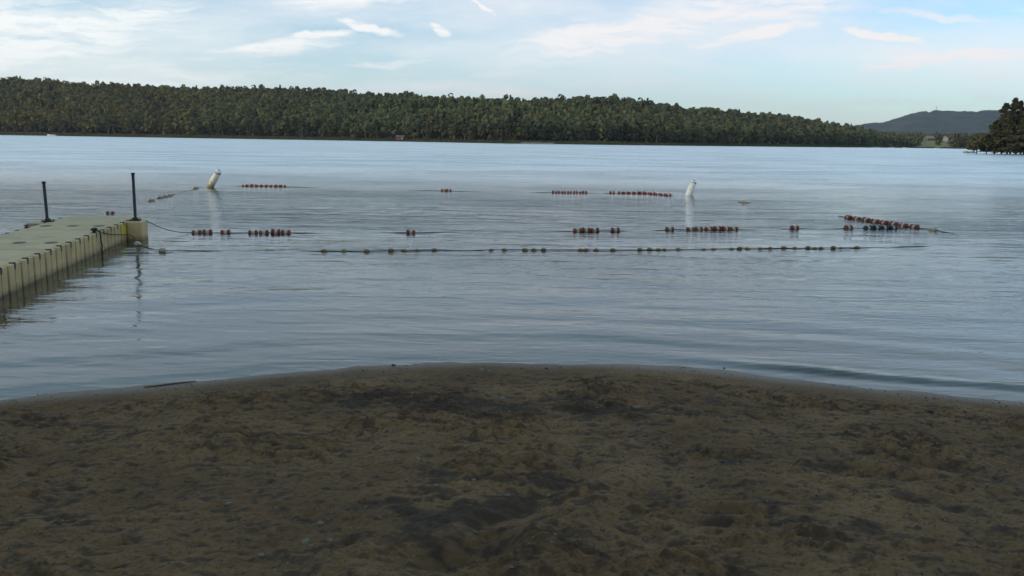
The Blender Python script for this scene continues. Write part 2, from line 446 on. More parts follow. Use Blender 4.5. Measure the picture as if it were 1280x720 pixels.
def ground_z(x, y):
    xs, ys, Z = GH
    i = min(max(int(np.searchsorted(xs, x)) - 1, 0), len(xs) - 2); j = min(max(int(np.searchsorted(ys, y)) - 1, 0), len(ys) - 2)
    u = (x - xs[i]) / (xs[i + 1] - xs[i]); v = (y - ys[j]) / (ys[j + 1] - ys[j])
    return (Z[j, i] * (1 - u) + Z[j, i + 1] * u) * (1 - v) + (Z[j + 1, i] * (1 - u) + Z[j + 1, i + 1] * u) * v
def on_ground(px, py):
    z = .2
    for _ in range(12):
        p = at(px, py, z); z = ground_z(p.x, p.y)
    return p

# ------------------------------------------------------------------ water
def build_water():
    nr, nc = 620, 560
    ys = 4.5 * (9000 / 4.5) ** (np.linspace(0, 1, nr) ** 1.25)
    th = np.tan(np.linspace(R(-64), R(64), nc))
    Yg, Tg = np.meshgrid(ys, th, indexing='ij'); y = Yg.ravel(); x = (Yg * Tg).ravel()
    d = y - shore_y(x)
    z = np.zeros_like(x)
    fade = sstep(70, 12, y)
    # low swells that roll in parallel to the beach
    ph = d * 2 * math.pi
    wob = (fbm(x * .25, y * .25, 3, 7) - .5) * 9
    z += .0048 * np.sin(ph / 1.35 + wob) * sstep(.1, .9, d) * fade * (.35 + fbm(x * .3, y * .5, 2, 9))
    z += .0020 * np.sin(ph / .62 + wob * 1.7 + .35 * x) * sstep(.1, .7, d) * fade * fbm(x * .5, y * .7, 2, 12)
    z += .0016 * np.sin((x * .35 + y * .94) * 2 * math.pi / .33 + wob * 2) * sstep(.2, 1, d) * sstep(30, 8, y) * fbm(x * .7, y * .9, 2, 14)
    # wavelet about to break, at its tallest on the right
    cx = .36 + .10 * (fbm(x * .8, y * 0, 2, 18) - .5) + .05 * np.maximum(0, x - 2)
    side = .06 + .94 * sstep(1.6, 3.0, x)
    q = d - cx
    z += np.where(q > 0, .038 * np.exp(-(q / .15) ** 2), .038 * np.exp(-(q / .06) ** 2)) * side * (.55 + .9 * (fbm(x * 2.2, y * 0, 3, 19) - .3))
    z += .004 * (fbm(x * 1.2, y * .0, 3, 23) - .5)
    V = np.stack([x, y, z], 1)
    me = mesh_np('water', V, grid_quads(nr, nc), True)
    m, nt, b = mat('lake_water'); nt.nodes.remove(b)
    geo = N(nt, 'ShaderNodeNewGeometry'); pos = geo.outputs['Position']
    def wave(scale, sxy, det, rough, rot=0, dist=0):
        mp = N(nt, 'ShaderNodeMapping'); mp.inputs['Scale'].default_value = (*sxy, 1); mp.inputs['Rotation'].default_value = (0, 0, rot)
        L(nt, pos, mp.inputs['Vector']); return noise(nt, scale, det, rough, mp.outputs[0], dist)
    big = wave(.55, (.40, 1.25), 3, .5, R(6), .4)
    mid = wave(2.1, (.38, 1.3), 3, .55, R(-7), .5)
    fine = wave(8.5, (.6, 1.25), 3, .55, R(12))
    patch = ramp(nt, wave(.09, (.6, 1.3), 3, .6, R(5)), .38, .64)      # cat's paws and calmer lanes
    rid = wave(1.15, (.13, 1.05), 3, .5, R(3), .6)                      # long thin crests
    rid = math_(nt, 'SUBTRACT', 1.0, math_(nt, 'ABSOLUTE', math_(nt, 'MULTIPLY_ADD', rid, 4.0, -2.0)), clamp=True)
    rid = math_(nt, 'POWER', rid, 2.5)
    sepn = N(nt, 'ShaderNodeSeparateXYZ'); L(nt, pos, sepn.inputs[0]); sepy = sepn.outputs['Y']
    h = math_(nt, 'MULTIPLY_ADD', mid, .030, math_(nt, 'MULTIPLY', big, .060))
    h = math_(nt, 'MULTIPLY_ADD', rid, math_(nt, 'MULTIPLY', math_(nt, 'MULTIPLY_ADD', patch, .016, .010), math_(nt, 'MULTIPLY_ADD', ramp(nt, sepy, 8, 26), .9, .12)), h)
    fa = math_(nt, 'MULTIPLY', math_(nt, 'MULTIPLY_ADD', patch, .014, .005), fine)
    h = math_(nt, 'ADD', h, fa)
    # waves shoal and flatten in the last metres before the beach
    sp = N(nt, 'ShaderNodeSeparateXYZ'); L(nt, pos, sp.inputs[0])
    st = math_(nt, 'MULTIPLY_ADD', ramp(nt, sp.outputs['Y'], 7, 24), .62, .38)
    bp = N(nt, 'ShaderNodeBump'); bp.inputs['Distance'].default_value = 1.0; L(nt, st, bp.inputs['Strength']); L(nt, h, bp.inputs['Height'])
    fr = N(nt, 'ShaderNodeFresnel'); fr.inputs['IOR'].default_value = 1.333; L(nt, bp.outputs[0], fr.inputs['Normal'])
    gl = N(nt, 'ShaderNodeBsdfAnisotropic'); L(nt, math_(nt, 'MULTIPLY_ADD', ramp(nt, sp.outputs['Y'], 8, 80), .29, .025), gl.inputs['Roughness']); L(nt, bp.outputs[0], gl.inputs['Normal'])
    gl.inputs['Color'].default_value = (1, 1, 1, 1)
    tr = N(nt, 'ShaderNodeBsdfTransparent'); tr.inputs['Color'].default_value = (.66, .80, .78, 1)
    mx = N(nt, 'ShaderNodeMixShader'); L(nt, fr.outputs[0], mx.inputs[0]); L(nt, tr.outputs[0], mx.inputs[1]); L(nt, gl.outputs[0], mx.inputs[2])
    L(nt, mx.outputs[0], nt.nodes['Material Output'].inputs['Surface'])
    o = link('water', me, None, [m]); tag(o, kind='structure')
build_water()

# ------------------------------------------------------------------ far shore
HZ = lambda px: 165.5 + .0145 * px
PXK = np.array([-500, -300, -150, 0, 200, 430, 640, 850, 1000, 1070, 1130, 1200, 1300, 1500])
DK = np.array([820, 850, 860, 850, 740, 640, 520, 575, 700, 800, 900, 900, 880, 880.])
SKX = np.array([-500, -300, -100, 0, 60, 100, 200, 300, 400, 450, 500, 560, 640, 700, 740, 780, 820, 850, 900, 960, 1000, 1050, 1070, 1090, 1120, 1200, 1300, 1500])
SKY = np.array([100, 96, 96, 98, 101, 105, 109, 111, 112, 117, 119, 122, 126, 123, 122, 124, 130, 136, 139, 143, 148, 157, 161, 164, 166, 167, 166, 166.])
TREE_H = 13.0
def shore_D(px): return np.interp(px, PXK, DK)
WID = 330.0
def hill_h(px, t):
    """height of the ground at picture column px (a bearing) and t hill-widths behind the waterline"""
    dist = (shore_D(px) + WID * .9) * np.cos(np.arctan((np.asarray(px, float) - 640) / FPX))
    top = (HZ(px) - np.interp(px, SKX, SKY)) / FPX * dist + EYE - TREE_H
    top = np.maximum(top, 1.5)
    prof = np.interp(t, [-.1, 0, .01, .06, .3, .6, .85, 1, 1.3, 1.8], [-.06, -.01, .012, .05, .33, .72, .97, 1.0, .9, .55])
    z = prof * top + np.where(t > .0, .6 * sstep(0, .02, t), 0)
    return z
def bearing_xy(px, dist):
    a = np.arctan((np.asarray(px, float) - 640) / FPX * math.cos(PITCH))
    return np.sin(a) * dist, np.cos(a) * dist
def hill_point(px, t):
    dist = shore_D(px) + WID * t + 9 * (fbm(np.asarray(px, float) * .03, np.zeros(np.shape(px)), 3, 3) - .5)
    x, y = bearing_xy(px, dist)
    return x, y, hill_h(px, t)
def build_hill():
    pxs = np.linspace(-500, 1500, 420); ts = np.concatenate([[-.1, -.03, 0, .01, .03, .06], np.linspace(.1, 1.8, 36)])
    T, P = np.meshgrid(ts, pxs, indexing='ij')
    x, y, z = hill_point(P.ravel(), T.ravel())
    z = z + (fbm(x * .02, y * .02, 3, 4) - .5) * 5 * sstep(.03, .3, T.ravel())
    me = mesh_np('hill', np.stack([x, y, z], 1), grid_quads(len(ts), len(pxs)), True)
    m, nt, b = mat('forest_floor'); co = obj_co(nt)
    c = mixc(nt, ramp(nt, noise(nt, .05, 5, .6, co), .4, .6), (.05, .052, .024), (.075, .07, .034))
    L(nt, c, b.inputs['Base Color']); b.inputs['Roughness'].default_value = .95; b.inputs['Specular IOR Level'].default_value = .1
    tag(link('hill', me, None, [m]), kind='structure')
build_hill()

# ---- crowns made of many small leaf-clump faces
def quads_at(C, Nn, size, r):
    """one small irregular quad per centre, facing Nn"""
    n = len(C)
    Nn = Nn / (np.linalg.norm(Nn, axis=1, keepdims=True) + 1e-9)
    h = r.normal(size=(n, 3)); a = np.cross(Nn, h); a /= (np.linalg.norm(a, axis=1, keepdims=True) + 1e-9); b = np.cross(Nn, a)
    s = size * r.uniform(.6, 1.4, (n, 1))
    V = np.empty((n, 4, 3))
    for k, (ca, cb) in enumerate(((-1, -.8), (1.1, -.6), (.8, 1), (-.7, .9))):
        V[:, k] = C + a * s * ca * .5 + b * s * cb * .5
    return V
def crown_broad(r, n, h=12., w=9., base=.22, size=1.1, nl=13):
    cs, rs = [], []
    for k in range(nl):
        t = r.uniform(0, 1); zz = h * (base + (1 - base) * (.12 + .76 * t))
        ra = w * .5 * math.sin(math.pi * (.22 + .66 * t)) * .62
        an = r.uniform(0, 2 * math.pi); q = math.sqrt(r.uniform(.1, 1)) * ra
        cs.append((math.cos(an) * q, math.sin(an) * q, zz)); rs.append(w * r.uniform(.17, .28) * (1.1 - .4 * t))
    cs = np.array(cs); rs = np.array(rs)
    i = r.integers(0, nl, n); dirs = r.normal(size=(n, 3)); dirs[:, 2] += .25; dirs /= np.linalg.norm(dirs, axis=1, keepdims=True)
    rad = rs[i][:, None] * r.uniform(.72, 1.08, (n, 1)) * np.array([[1, 1, .85]])
    C = cs[i] + dirs * rad
    C[:, 2] = np.maximum(C[:, 2], h * base * r.uniform(.6, 1.1, n))
    Nn = dirs + r.normal(size=(n, 3)) * .22
    leaf = np.clip(.5 + .18 * r.normal(size=nl)[i] + r.normal(size=n) * .12, 0, 1)
    return quads_at(C, Nn, size, r), leaf
def crown_conifer(r, n, h=14., w=5.5, base=.12, size=.9, whorls=11, ragged=.35):
    t = r.uniform(0, 1, n) ** .8
    k = np.floor(t * whorls); 
    br = (k * 7 + np.floor(r.uniform(0, 7, n))).astype(int)
    nb = int(whorls * 7 + 8)
    ban = r.uniform(0, 2 * math.pi, nb); blen = r.uniform(1 - ragged, 1 + ragged * .6, nb); bt = (np.floor(np.arange(nb) / 7) + r.uniform(.2, .8, nb)) / whorls
    tt = np.clip(bt[br], 0, 1)
    rad = w * .5 * (1 - tt) ** .75 * blen[br] + .15
    q = r.uniform(.15, 1, n) ** .7
    an = ban[br] + r.normal(size=n) * .16
    z = h * (base + (1 - base) * tt) + q * rad * .10 + r.normal(size=n) * .16 * size
    C = np.stack([np.cos(an) * q * rad, np.sin(an) * q * rad, z], 1)
    top = r.uniform(0, 1, n) < .06
    C[top] = np.stack([r.normal(size=top.sum()) * .15, r.normal(size=top.sum()) * .15, h * r.uniform(.9, 1.02, top.sum())], 1)
    Nn = np.stack([np.cos(an) * .5, np.sin(an) * .5, np.ones(n)], 1) + r.normal(size=(n, 3)) * .5
    leaf = np.clip(r.uniform(0, 1, nb)[br] * .7 + r.normal(size=n) * .15 + .15 * q, 0, 1)
    return quads_at(C, Nn, size, r), leaf

def build_forest():
    r = np.random.default_rng(3)
    protos = []
    for k in range(9): protos.append(('b', *crown_broad(r, 190, TREE_H, r.uniform(11, 14.5), .04, 1.75, int(r.integers(8, 14)))))
    for k in range(5): protos.append(('c', *crown_conifer(r, 150, TREE_H * 1.02, r.uniform(5, 6.5), .1, 1.15, 9)))
    Vs, Ts = [], []
    # even spread with jitter over the visible face of the hill
    pts = []
    t = .05
    while t < 1.12:
        px = -150.
        while px < 1330:
            pts.append((px + r.uniform(-4, 4), t + r.uniform(-.012, .012)))
            D = float(shore_D(px)) + WID * t
            px += r.uniform(.7, 1.3) * 6.9 * FPX / D
        t += (6.5 if t < .2 else 8.0) / WID
    for (px, t) in pts:
        # mown field and houses on the low land at the right
        if 1143 < px < 1170 and t < .42: continue
        if 1172 < px < 1186 and t < .36: continue
        x, y, z = hill_point(px, t)
        nz = float(fbm(np.array([x * .012]), np.array([y * .012]), 3, 31)[0])
        nz2 = float(fbm(np.array([x * .03]), np.array([y * .03]), 2, 37)[0])
        crest = t > .78
        con = r.uniform() < (.02 + (.22 if nz2 > .60 else 0) + (.02 if crest else 0))
        i = int(r.integers(9, 14)) if con else int(r.integers(0, 9))
        kind, Q, leaf = protos[i]
        a = r.uniform(0, 2 * math.pi); s = r.uniform(.66, 1.14) * (.85 if px > 1090 else 1)
        sz = s * r.uniform(.9, 1.12)
        if crest: sz *= r.uniform(.90, 1.10)
        ca, sa = math.cos(a) * s, math.sin(a) * s
        V = np.empty_like(Q); V[..., 0] = Q[..., 0] * ca - Q[..., 1] * sa + x; V[..., 1] = Q[..., 0] * sa + Q[..., 1] * ca + y; V[..., 2] = Q[..., 2] * sz + z - .8
        wst = float(sstep(520, 40, px))     # the wood on the left is turning brown
        if con: c0_, c1_ = np.array([.034, .040, .020]), np.array([.082, .084, .036])
        else:
            g = np.clip(nz * 1.6 - .3 + r.uniform(-.35, .35), 0, 1)
            c0_ = np.array([.074, .073, .032]) * (1 - g) + np.array([.105, .112, .038]) * g
            c1_ = np.array([.118, .116, .050]) * (1 - g) + np.array([.165, .172, .058]) * g
            br = np.array([1.22, .98, .84]); c0_ = c0_ * (1 + (br - 1) * wst); c1_ = c1_ * (1 + (br - 1) * wst)
            if r.uniform() < .05 + .06 * wst: c1_ = c1_ * np.array([1.35, 1.02, .7])
        c = c0_[None] + (c1_ - c0_)[None] * leaf[:, None]
        c = c * r.uniform(.80, 1.10)
        Vs.append(V.reshape(-1, 3)); Ts.append(np.repeat(c, 4, 0))
    V = np.concatenate(Vs); T = np.concatenate(Ts)
    me = mesh_np('forest', V, np.arange(len(V)).reshape(-1, 4))
    ca = me.color_attributes.new('tint', 'FLOAT_COLOR', 'POINT')
    ca.data.foreach_set('color', np.concatenate([T, np.ones((len(T), 1))], 1).astype(np.float32).ravel())
    o = link('forest', me, None, [M['forest']])
    tag(o, 'mixed green and brownish woodland covering the long hill across the lake', kind='stuff')
    print('forest trees', len(pts), 'quads', len(V) // 4)
build_forest()

def trunk_mesh(name, h, r0, m, lean=0., limbs=4, r=random):
    b = MB(); pts = [(0, 0, -.4)]; n = 5
    for k in range(1, n + 1):
        f = k / n; pts.append((lean * f * f * h + r.uniform(-.08, .08), r.uniform(-.08, .08), h * f))
    b.tube(pts, [r0 * (1.15 - .85 * k / n) for k in range(n + 1)], 7)
    for k in range(limbs):
        f = r.uniform(.4, .8); a = r.uniform(0, 6.28); p = Vector((lean * f * f * h, 0, h * f)); ln = h * r.uniform(.15, .3)
        b.tube([p, p + Vector((math.cos(a) * ln * .6, math.sin(a) * ln * .6, ln * .5)), p + Vector((math.cos(a) * ln, math.sin(a) * ln, ln))], [r0 * .4, r0 * .28, r0 * .12], 5)
    o = b.build(name, m, None, True); me = o.data; bpy.data.objects.remove(o); return me
def leaf_mesh(name, V, leaf, m):
    me = mesh_np(name, V.reshape(-1, 3), np.arange(V.shape[0] * 4).reshape(-1, 4)); attr(me, 'leaf', np.repeat(leaf, 4)); me.materials.append(m); return me
def build_shore_trees():
    r = np.random.default_rng(8); kinds = {'broad': [], 'pale': [], 'conifer': []}
    for k in range(5):
        h = r.uniform(11, 13.5); V, lf = crown_broad(r, 620, h, r.uniform(8, 10), .16, .85, 15)
        kinds['broad'].append((leaf_mesh('crown', V, lf, M['leaf']), trunk_mesh('trunk', h * .8, .22, M['bark'])))
    for k in range(3):
        h = r.uniform(10, 12.5); V, lf = crown_broad(r, 420, h, r.uniform(6, 7.5), .36, .8, 11)
        kinds['pale'].append((leaf_mesh('crown', V, lf, M['leaf']), trunk_mesh('trunk', h * .85, .20, M['pale_bark'], r.uniform(-.06, .06))))
    for k in range(4):
        h = r.uniform(12, 15); V, lf = crown_conifer(r, 620, h, r.uniform(5, 6.5), .08, .75, 12)
        kinds['conifer'].append((leaf_mesh('crown', V, lf, M['needle']), trunk_mesh('trunk', h * .95, .2, M['bark'], 0, 0)))
    info = {'broad': ('deciduous_tree', 'rounded leafy green tree at the foot of the wooded hill on the far shore', 'tree', 'rounded leafy trees along the far shore'),
            'pale': ('pale_trunked_tree', 'slim leafy tree with a pale bare trunk at the far water edge', 'tree', 'pale trunked trees along the far shore'),
            'conifer': ('conifer_tree', 'dark pointed evergreen among the leafy trees at the far water edge', 'tree', 'dark evergreens along the far shore')}
    def plant(kind, px, t, s):
        nm, lab, cat, grp = info[kind]
        cm, tm = kinds[kind][int(r.integers(0, len(kinds[kind])))]
        x, y, z = hill_point(px, t)
        e = empty(nm, (float(x), float(y), float(z) - .3), r.uniform(0, 6.28)); e.scale = (s, s, s * r.uniform(.9, 1.1))
        tag(e, lab, cat, grp)
        link_(cm, 'crown', e); link_(tm, 'trunk', e)
    def link_(me, nm, e):
        o = bpy.data.objects.new(nm, me); COL.objects.link(o); o.parent = e
    px = -12.
    while px < 1215:
        D = float(shore_D(px))
        skip = (1140 < px < 1190) or (493 < px < 508)
        if not skip:
            u = r.uniform(); plant('conifer' if u < .11 else 'broad', px, r.uniform(.028, .05), r.uniform(.65, 1.08) * (.85 if px > 1075 else 1))
        px += r.uniform(6.2, 9.5) * FPX / D
    for px, s in ((31, .8), (78, 1.0), (133, 1.1), (140, .8), (243, .7), (270, .9), (276, .95), (375, 1), (372, .7), (578, .9), (583, .8), (565, .8), (623, .85), (455, .8), (805, .8), (818, .9), (1060, .7)):
        plant('pale', px, r.uniform(.017, .024), s)
build_shore_trees()

def build_shore_scrub():
    """low grass and brush along the far bank: nobody could count it"""
    r = np.random.default_rng(15); n = 15000
    px = r.uniform(-60, 1230, n); t = r.uniform(.004, .03, n)
    x, y, z = hill_point(px, t)
    dens = fbm(px * .02, px * 0, 3, 5)
    h = (.35 + 1.5 * dens * r.uniform(.3, 1, n)) * np.where(px < 320, 1.25, .9)
    z = z + h * r.uniform(.1, 1, n) - .2
    V = quads_at(np.stack([x, y, z], 1), np.stack([r.normal(size=n) * .5, -np.ones(n), r.uniform(.1, 1, n)], 1), .75, r)
    me = mesh_np('shore_grass', V.reshape(-1, 3), np.arange(n * 4).reshape(-1, 4))
    g = r.uniform(0, 1, n) * .6 + .4 * dens; w = sstep(380, 150, px)
    c = np.stack([.042 + .055 * g + .02 * w, .042 + .048 * g + .008 * w, .016 + .012 * g], 1)
    ca = me.color_attributes.new('tint', 'FLOAT_COLOR', 'POINT')
    ca.data.foreach_set('color', np.concatenate([np.repeat(c, 4, 0), np.ones((n * 4, 1))], 1).astype(np.float32).ravel())
    tag(link('shore_grass', me, None, [M['forest']]), 'olive grass and low brush along the foot of the far shore', kind='stuff')
build_shore_scrub()

# ---- field and blue mountain behind the right end of the lake
def build_field():
    m, nt, b = mat('mown_grass'); co = obj_co(nt)
    L(nt, mixc(nt, noise(nt, .08, 4, .6, co), (.16, .15, .04), (.21, .19, .055)), b.inputs['Base Color']); b.inputs['Roughness'].default_value = .95
    for (a, c, t1) in ((1144, 1168, .40), (1172, 1187, .36)):
        pass
    P, T = np.meshgrid(np.linspace(1142, 1188, 24), np.linspace(.012, .44, 20))
    x, y, z = hill_point(P.ravel(), T.ravel())
    z = z + np.interp(T.ravel(), [0, .03, .44], [.25, .8, 5.5])
    me = mesh_np('field', np.stack([x, y, z], 1), grid_quads(20, 24), True)
    tag(link('field', me, None, [m]), kind='structure')
build_field()
def build_mountain():
    D = 4300.
    kx = np.array([900, 1000, 1040, 1065, 1085, 1100, 1120, 1135, 1146, 1152, 1154, 1157, 1160, 1175, 1200, 1213, 1225, 1240, 1280, 1340, 1420, 1520])
    ky = np.array([178, 170, 163, 156.5, 153.5, 153, 147, 142, 139.5, 138.8, 141, 140.6, 138.8, 139, 139.5, 140.5, 138.8, 138.2, 140, 146, 158, 172])
    pxs = np.linspace(900, 1520, 640); fs = np.concatenate([np.linspace(0, 1, 46), np.linspace(1.02, 1.6, 12)])
    F, P = np.meshgrid(fs, pxs, indexing='ij'); F = F.ravel(); P = P.ravel()
    nk = (kx < 1152.5) | (kx > 1159)
    tops = np.interp(P, kx[nk], ky[nk]); topn = np.interp(P, kx, ky); wn_ = sstep(.90, .99, F)
    top = (HZ(P) - (tops + (topn - tops) * wn_)) / FPX * D * np.cos(np.arctan((P - 640) / FPX)) + EYE
    prof = np.where(F < 1, F ** .9, 1 - (F - 1) * .8)
    dist = D - 900 * (1 - F)
    x, y = bearing_xy(P, dist)
    z = top * prof + ((fbm(x * .006, y * .006, 4, 6) - .5) * 26 * np.sin(np.clip(F, 0, 1) * math.pi) + (fbm(x * .05, y * .05, 2, 8) - .5) * 6) - 2
    me = mesh_np('mountain', np.stack([x, y, z], 1), grid_quads(len(fs), len(pxs)), True)
    m, nt, b = mat('distant_forest'); co = obj_co(nt)
    c = mixc(nt, ramp(nt, noise(nt, .012, 6, .65, co), .4, .62), (.022, .030, .020), (.050, .055, .034))
    L(nt, c, b.inputs['Base Color']); b.inputs['Roughness'].default_value = .95; b.inputs['Specular IOR Level'].default_value = .1
    bp = N(nt, 'ShaderNodeBump'); bp.inputs['Distance'].default_value = 6; L(nt, noise(nt, .06, 4, .7, co), bp.inputs['Height']); L(nt, bp.outputs[0], b.inputs['Normal'])
    tag(link('mountain', me, None, [m]), kind='structure')
    # mast on the ridge
    base = at_dist(1170, 139.5, D); top_ = at_dist(1170, 132.5, D); hh = top_.z - base.z
    e = empty('radio_mast', base); tag(e, 'thin lattice radio mast on the crest of the distant blue mountain', 'mast')
    for k in range(3):
        a = k * 2.094; b_ = MB(); b_.tube([(1.3 * math.cos(a), 1.3 * math.sin(a), -6), (.5 * math.cos(a), .5 * math.sin(a), hh)], .22, 6); b_.build('leg', M['steel'], e)
    b_ = MB()
    for k in range(9):
        z = hh * k / 9; q = 1.3 - .8 * k / 9; q2 = 1.3 - .8 * (k + 1) / 9
        for j in range(3):
            a = j * 2.094; a2 = a + 2.094
            b_.tube([(q * math.cos(a), q * math.sin(a), z), (q2 * math.cos(a2), q2 * math.sin(a2), z + hh / 9)], .10, 4)
    b_.build('bracing', M['steel'], e)
build_mountain()

# ---- tree-covered point on the right
def build_point():
    c = at(1300, 191.2, 0)
    pxs = np.linspace(-1, 1, 90); rr = np.linspace(0, 1, 14)
    an = np.linspace(0, 2 * math.pi, 72, endpoint=False)
    V = [(c.x + 18, c.y + 12, 1.4)]; F = []
    for i, q in enumerate(rr[1:]):
        for j, a in enumerate(an):
            rad = 1 + .25 * math.sin(3 * a + 1) + .1 * math.sin(7 * a)
            V.append((c.x + 18 + math.cos(a) * 36 * q * rad, c.y + 12 + math.sin(a) * 17 * q * rad, 1.45 - 1.9 * q ** 5 + random.uniform(-.06, .06)))
    na = len(an)
    me = bpy.data.meshes.new('wooded_point')
    for j in range(na): F.append((0, 1 + j, 1 + (j + 1) % na))
    for i in range(len(rr) - 2):
        for j in range(na):
            a = 1 + i * na + j; b = 1 + i * na + (j + 1) % na; F.append((a, a + na, b + na, b))
    me.from_pydata(V, [], F); smooth(me)
    m = weathered('bank_soil', (.055, .042, .028), (.03, .025, .018), .95, .6, .8)
    tag(link('terrain', me, None, [m]), kind='structure')
    r = np.random.default_rng(21)
    def pine(px, ytop, dist, w, lab, cat='tree', kind='pine', base=.04, n=3600):
        g = at_dist(px, 189, dist); h = at_dist(px, ytop, dist).z - .4
        e = empty('pine_tree' if kind == 'pine' else 'leaning_tree', (g.x, g.y, .4), r.uniform(0, 6.28)); tag(e, lab, cat, 'trees on the point')
        if kind == 'pine':
            Vc, lf = crown_conifer(r, n, h, w, base, .78, int(h / 1.25), .5)
        else:
            Vc, lf = crown_broad(r, n, h, w, .18, .55, 16)
        me1 = leaf_mesh('crown', Vc, lf, M['island_needle'] if kind == 'pine' else M['leaf']); o = bpy.data.objects.new('crown', me1); COL.objects.link(o); o.parent = e
        me2 = trunk_mesh('trunk', h * .95, .26 if kind == 'pine' else .16, M['bark'], 0 if kind == 'pine' else .12, 0, random)
        o = bpy.data.objects.new('trunk', me2); COL.objects.link(o); o.parent = e
        return e
    pine(1252, 131, 318, 10.5, 'dark pine at the open water end of the wooded point', base=.03)
    pine(1263, 124, 322, 10, 'pine with a narrow pointed top second from the end of the point', base=.05)
    pine(1270, 128, 328, 8, 'thin topped pine between two taller pines on the point')
    pine(1280, 123, 316, 11, 'broad dark pine with drooping side branches in the middle of the point', base=.04)
    pine(1298, 113, 320, 12, 'tallest pine on the point, cut by the edge of the photograph')
    pine(1243, 152, 318, 10, 'shorter bushy pine sloping down towards the end of the point', base=.02)
    pine(1259, 152, 308, 10.5, 'low dense pine in front of the tall pines on the point', base=.0)
    pine(1276, 152, 308, 10.5, 'low spreading pine at the front bank of the point', base=.0)
    pine(1291, 150, 309, 11, 'low dark pine at the right front of the point', base=.0)
    for px, yt, d in ((1300, 120, 318), (1316, 116, 324), (1332, 124, 316), (1310, 146, 308)):
        pine(px, yt, d, 9, 'dark pine on the point beyond the tallest pine', n=1500)
    pine(1221, 168, 311, 7.5, 'small olive leaved tree leaning over the water at the tip of the point', kind='small', n=1500)
    pine(1233, 171, 313, 6, 'low olive bush beside the leaning tree on the point', kind='small', n=1200)
    # boulders along the waterline of the point
    for k, px in enumerate((1208, 1215, 1243, 1256, 1270)):
        q = at(px, 190.6, .15); b = MB()
        bmesh.ops.create_icosphere(b.bm, subdivisions=2, radius=.8)
        for v in b.bm.verts: v.co = Vector((v.co.x * 1.5, v.co.y, v.co.z * .55)) * random.uniform(.85, 1.15)
        o = b.build('boulder', M['stone'], None, True); o.location = (q.x, q.y, .15)
        tag(o, 'low grey boulder at the waterline below the pines of the point', 'boulder', 'boulders at the point')
build_point()

def build_added_trees():  # unseen trees added to keep the low sun off sand and dock
    r = np.random.default_rng(61)
    V, lf = crown_broad(r, 2600, 19, 13, .10, .95, 22); cm = leaf_mesh('crown', V, lf, M['leaf']); tm = trunk_mesh('trunk', 16, .38, M['bark'])
    V2, lf2 = crown_broad(r, 2600, 17, 14, .08, .95, 20); cm2 = leaf_mesh('crown', V2, lf2, M['leaf'])
    for k in range(7):
        f = k / 6; x = -27 - 13 * f + r.uniform(-2, 2); y = -28 + 33 * f + r.uniform(-2, 2)
        z = float(ground_z(x, y)); e = empty('added_shade_tree', (x, y, max(z, .2)), r.uniform(0, 6.28)); s_ = r.uniform(.9, 1.15); e.scale = (s_, s_, s_)
        tag(e, 'leafy tree added out of view left of the beach to shade the sand', 'tree', 'added shade trees out of view beside the beach')
        for me, nm in ((cm if k % 2 else cm2, 'crown'), (tm, 'trunk')):
            o = bpy.data.objects.new(nm, me); COL.objects.link(o); o.parent = e
build_added_trees()

# ------------------------------------------------------------------ far buildings and boats
def house(name, lab, px, ybase, dist, w, d, h, rh, wall, roof, rz, wins=2, z=None):
    g = at_dist(px, ybase, dist); e = empty(name, g, rz); tag(e, lab, 'house' if name != 'cabin' else 'cabin')
    wl = MB().box((0, 0, h / 2 - .3), (w, d, h + .6)).prism([(-w / 2, -d / 2, h), (-w / 2, d / 2, h), (-w / 2, 0, h + rh)], (w, 0, 0)).build('wall', wall, e)
    b = MB(); ov = .5; t = .22
    for s in (-1, 1):
        y0 = s * (d / 2 + ov); z0 = h - rh * ov / (d / 2)
        b.prism([(-w / 2 - ov, y0, z0 + .02), (-w / 2 - ov, 0, h + rh + .02), (-w / 2 - ov, 0, h + rh + t), (-w / 2 - ov, y0, z0 + t)], (w + 2 * ov, 0, 0))
    b.build('roof', roof, e)
    for k in range(wins):
        x = -w / 2 + w * (k + .5) / wins
        f = MB().box((x, -d / 2 - .04, h * .55), (1.3, .08, 1.3)).build('window', M['siding'], e)
        MB().box((x, -d / 2 - .10, h * .55), (1.0, .06, 1.0)).build('pane', M['boat_glass'], f)
    MB().box((w * .32, -d / 2 - .05, 1.0), (1.0, .1, 2.0)).build('door', M['siding'], e)
    return e
house('cabin', 'small weathered red cabin under the trees on the far shore', 500.5, 174.8, 607, 5.0, 3.4, 2.0, .9, M['red_wood'], M['roof'], R(-6), 1)
house('house', 'long tan roofed house at the top of the mown field', 1161, 175.5, 1030, 9, 6, 2.2, 2.4, M['canvas'], M['tan_roof'], R(20), 3)
house('house', 'pale gabled house between trees right of the mown field', 1180.5, 176, 1020, 6, 6, 2.6, 2.4, M['siding'], M['tan_roof'], R(75), 2)
house('boathouse', 'little white boathouse at the lower edge of the mown field', 1143, 182.8, 925, 2.6, 2.6, 1.6, .8, M['siding'], M['siding'], R(10), 1)

